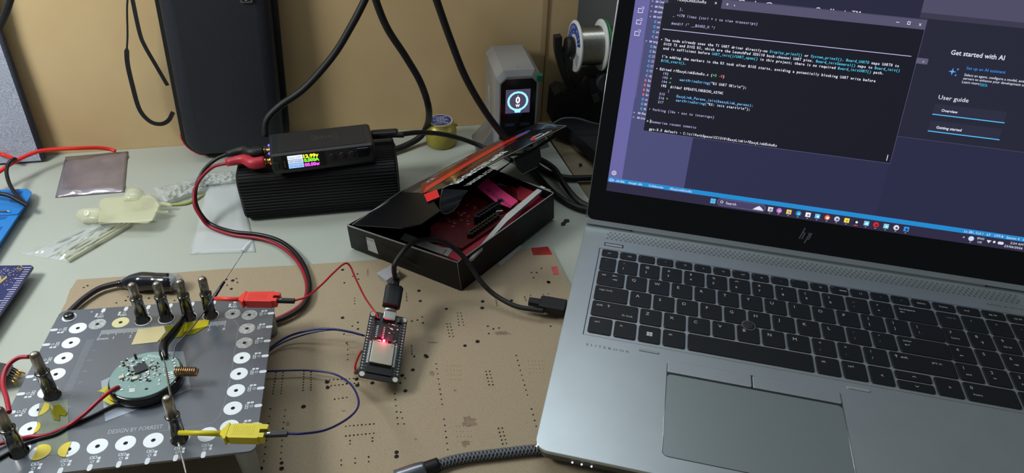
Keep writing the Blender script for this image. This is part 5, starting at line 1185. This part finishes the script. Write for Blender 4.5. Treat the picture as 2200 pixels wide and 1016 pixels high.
for k in range(60):
    u,v=random.uniform(0,36),random.uniform(574,612)
    if u+ (v-574)*.6<46: b.poly([at(u+a,v+c_,11.15)-o_ for a,c_ in ((0,0),(1.6,-.4),(1.8,.8),(.2,1.2))],LV)
b.done('panel',t)
for x_,y_ in (((20),(590)),((-40),(660))):
    p=at(x_,y_,9.2); b=MB(); b.cyl((p.x-o_.x,p.y-o_.y,.0-o_.z),(p.x-o_.x,p.y-o_.y,9.3-o_.z),4,BLK); b.done('standoff',t)
# pin connector bottom left
o_=at(10,800,8); t=thing('pin_connector','black connector with gold pins lying beside the grey board','connector',tuple(o_))
b=MB(); b.loft([[at(u,v,3)-o_ for u,v in ((-40,775),(-38,822),(18,812),(28,786))],[at(u,v,13)-o_ for u,v in ((-40,770),(-38,815),(17,806),(29,784),(12,779))[:4]]],mat('charcoal_shrink',(38,38,40),.55,bump=.3,bscale=400)); b.done('housing',t)
for (a_1,a_2) in (((26,789),(54,802)),((25,793),(46,805)),((22,800),(44,808)),((20,806),(40,816)),((20,811),(34,824))):
    b=MB(); p,q_=at(*a_1,9)-o_,at(*a_2,8)-o_; b.tube([p,q_],.55,GOLD,n=6,straight=True); o=b.done('pin',t)
b=MB(); b.tube([at(36,800,4)-o_,at(45,800,4)-o_],1.0,RWt); b.done('wire_stub',t)
# heat shrink joint on the board behind the platform
o_=at(320,608,8); t=thing('splice_cable','black cable with fat heat shrink joint lying behind the rear posts','cable',tuple(o_))
b=MB(); b.tube([p-o_ for p in (at(130,690,6),at(155,664,6.5),at(180,641,7),at(212,620,7.5),at(245,610,8),at(262,608,8))],2.3,mat('cable_dark_violet',(30,24,34),.4),n=12); b.done('wire',t)
b=MB(); b.tube([p-o_ for p in (at(252,609,8),at(263,608,8),at(282,606,10),at(305,604,11),at(335,604,11),at(360,606,11),at(377,607,9))],[2.9,3.2,6.6,8.2,7.4,8.0,5.6],mat('heat_shrink_gloss',(20,22,30),.2,coat=.5,bump=.4,bscale=50),n=18,flat=.95); b.done('heat_shrink',t)
b=MB(); b.tube([p-o_ for p in (at(362,606,10.5),at(376,606,10),at(388,612,8))],[7.6,7.4,5.0],mat('clear_tape_wrap',(196,200,200),.2,alpha=.4,bump=.8,bscale=120,coat=.6),n=14); b.done('clear_tape',t)
for u,v in ((61,380),(56,489),(248,624)): pass
for kind_,grp in (('plastic_tube','clear tubes in the crumpled bag'),('solder_spool','solder spools on the black stand'),('test_lead','test leads of the small power supply'),('laptop_cable','black cables between the box and the laptop'),('power_cable','thick black cables hanging at the back'),('hook_clip','hook clips on the probe posts'),('battery_wire','wires of the round board'),('clear_bag','crinkled clear bags'),('red_lead','bright red leads at the left'),('black_lead','black leads at the left')):
    for o in bpy.data.objects:
        if o.name.split('.')[0]==kind_ and o.parent is None: o['group']=grp
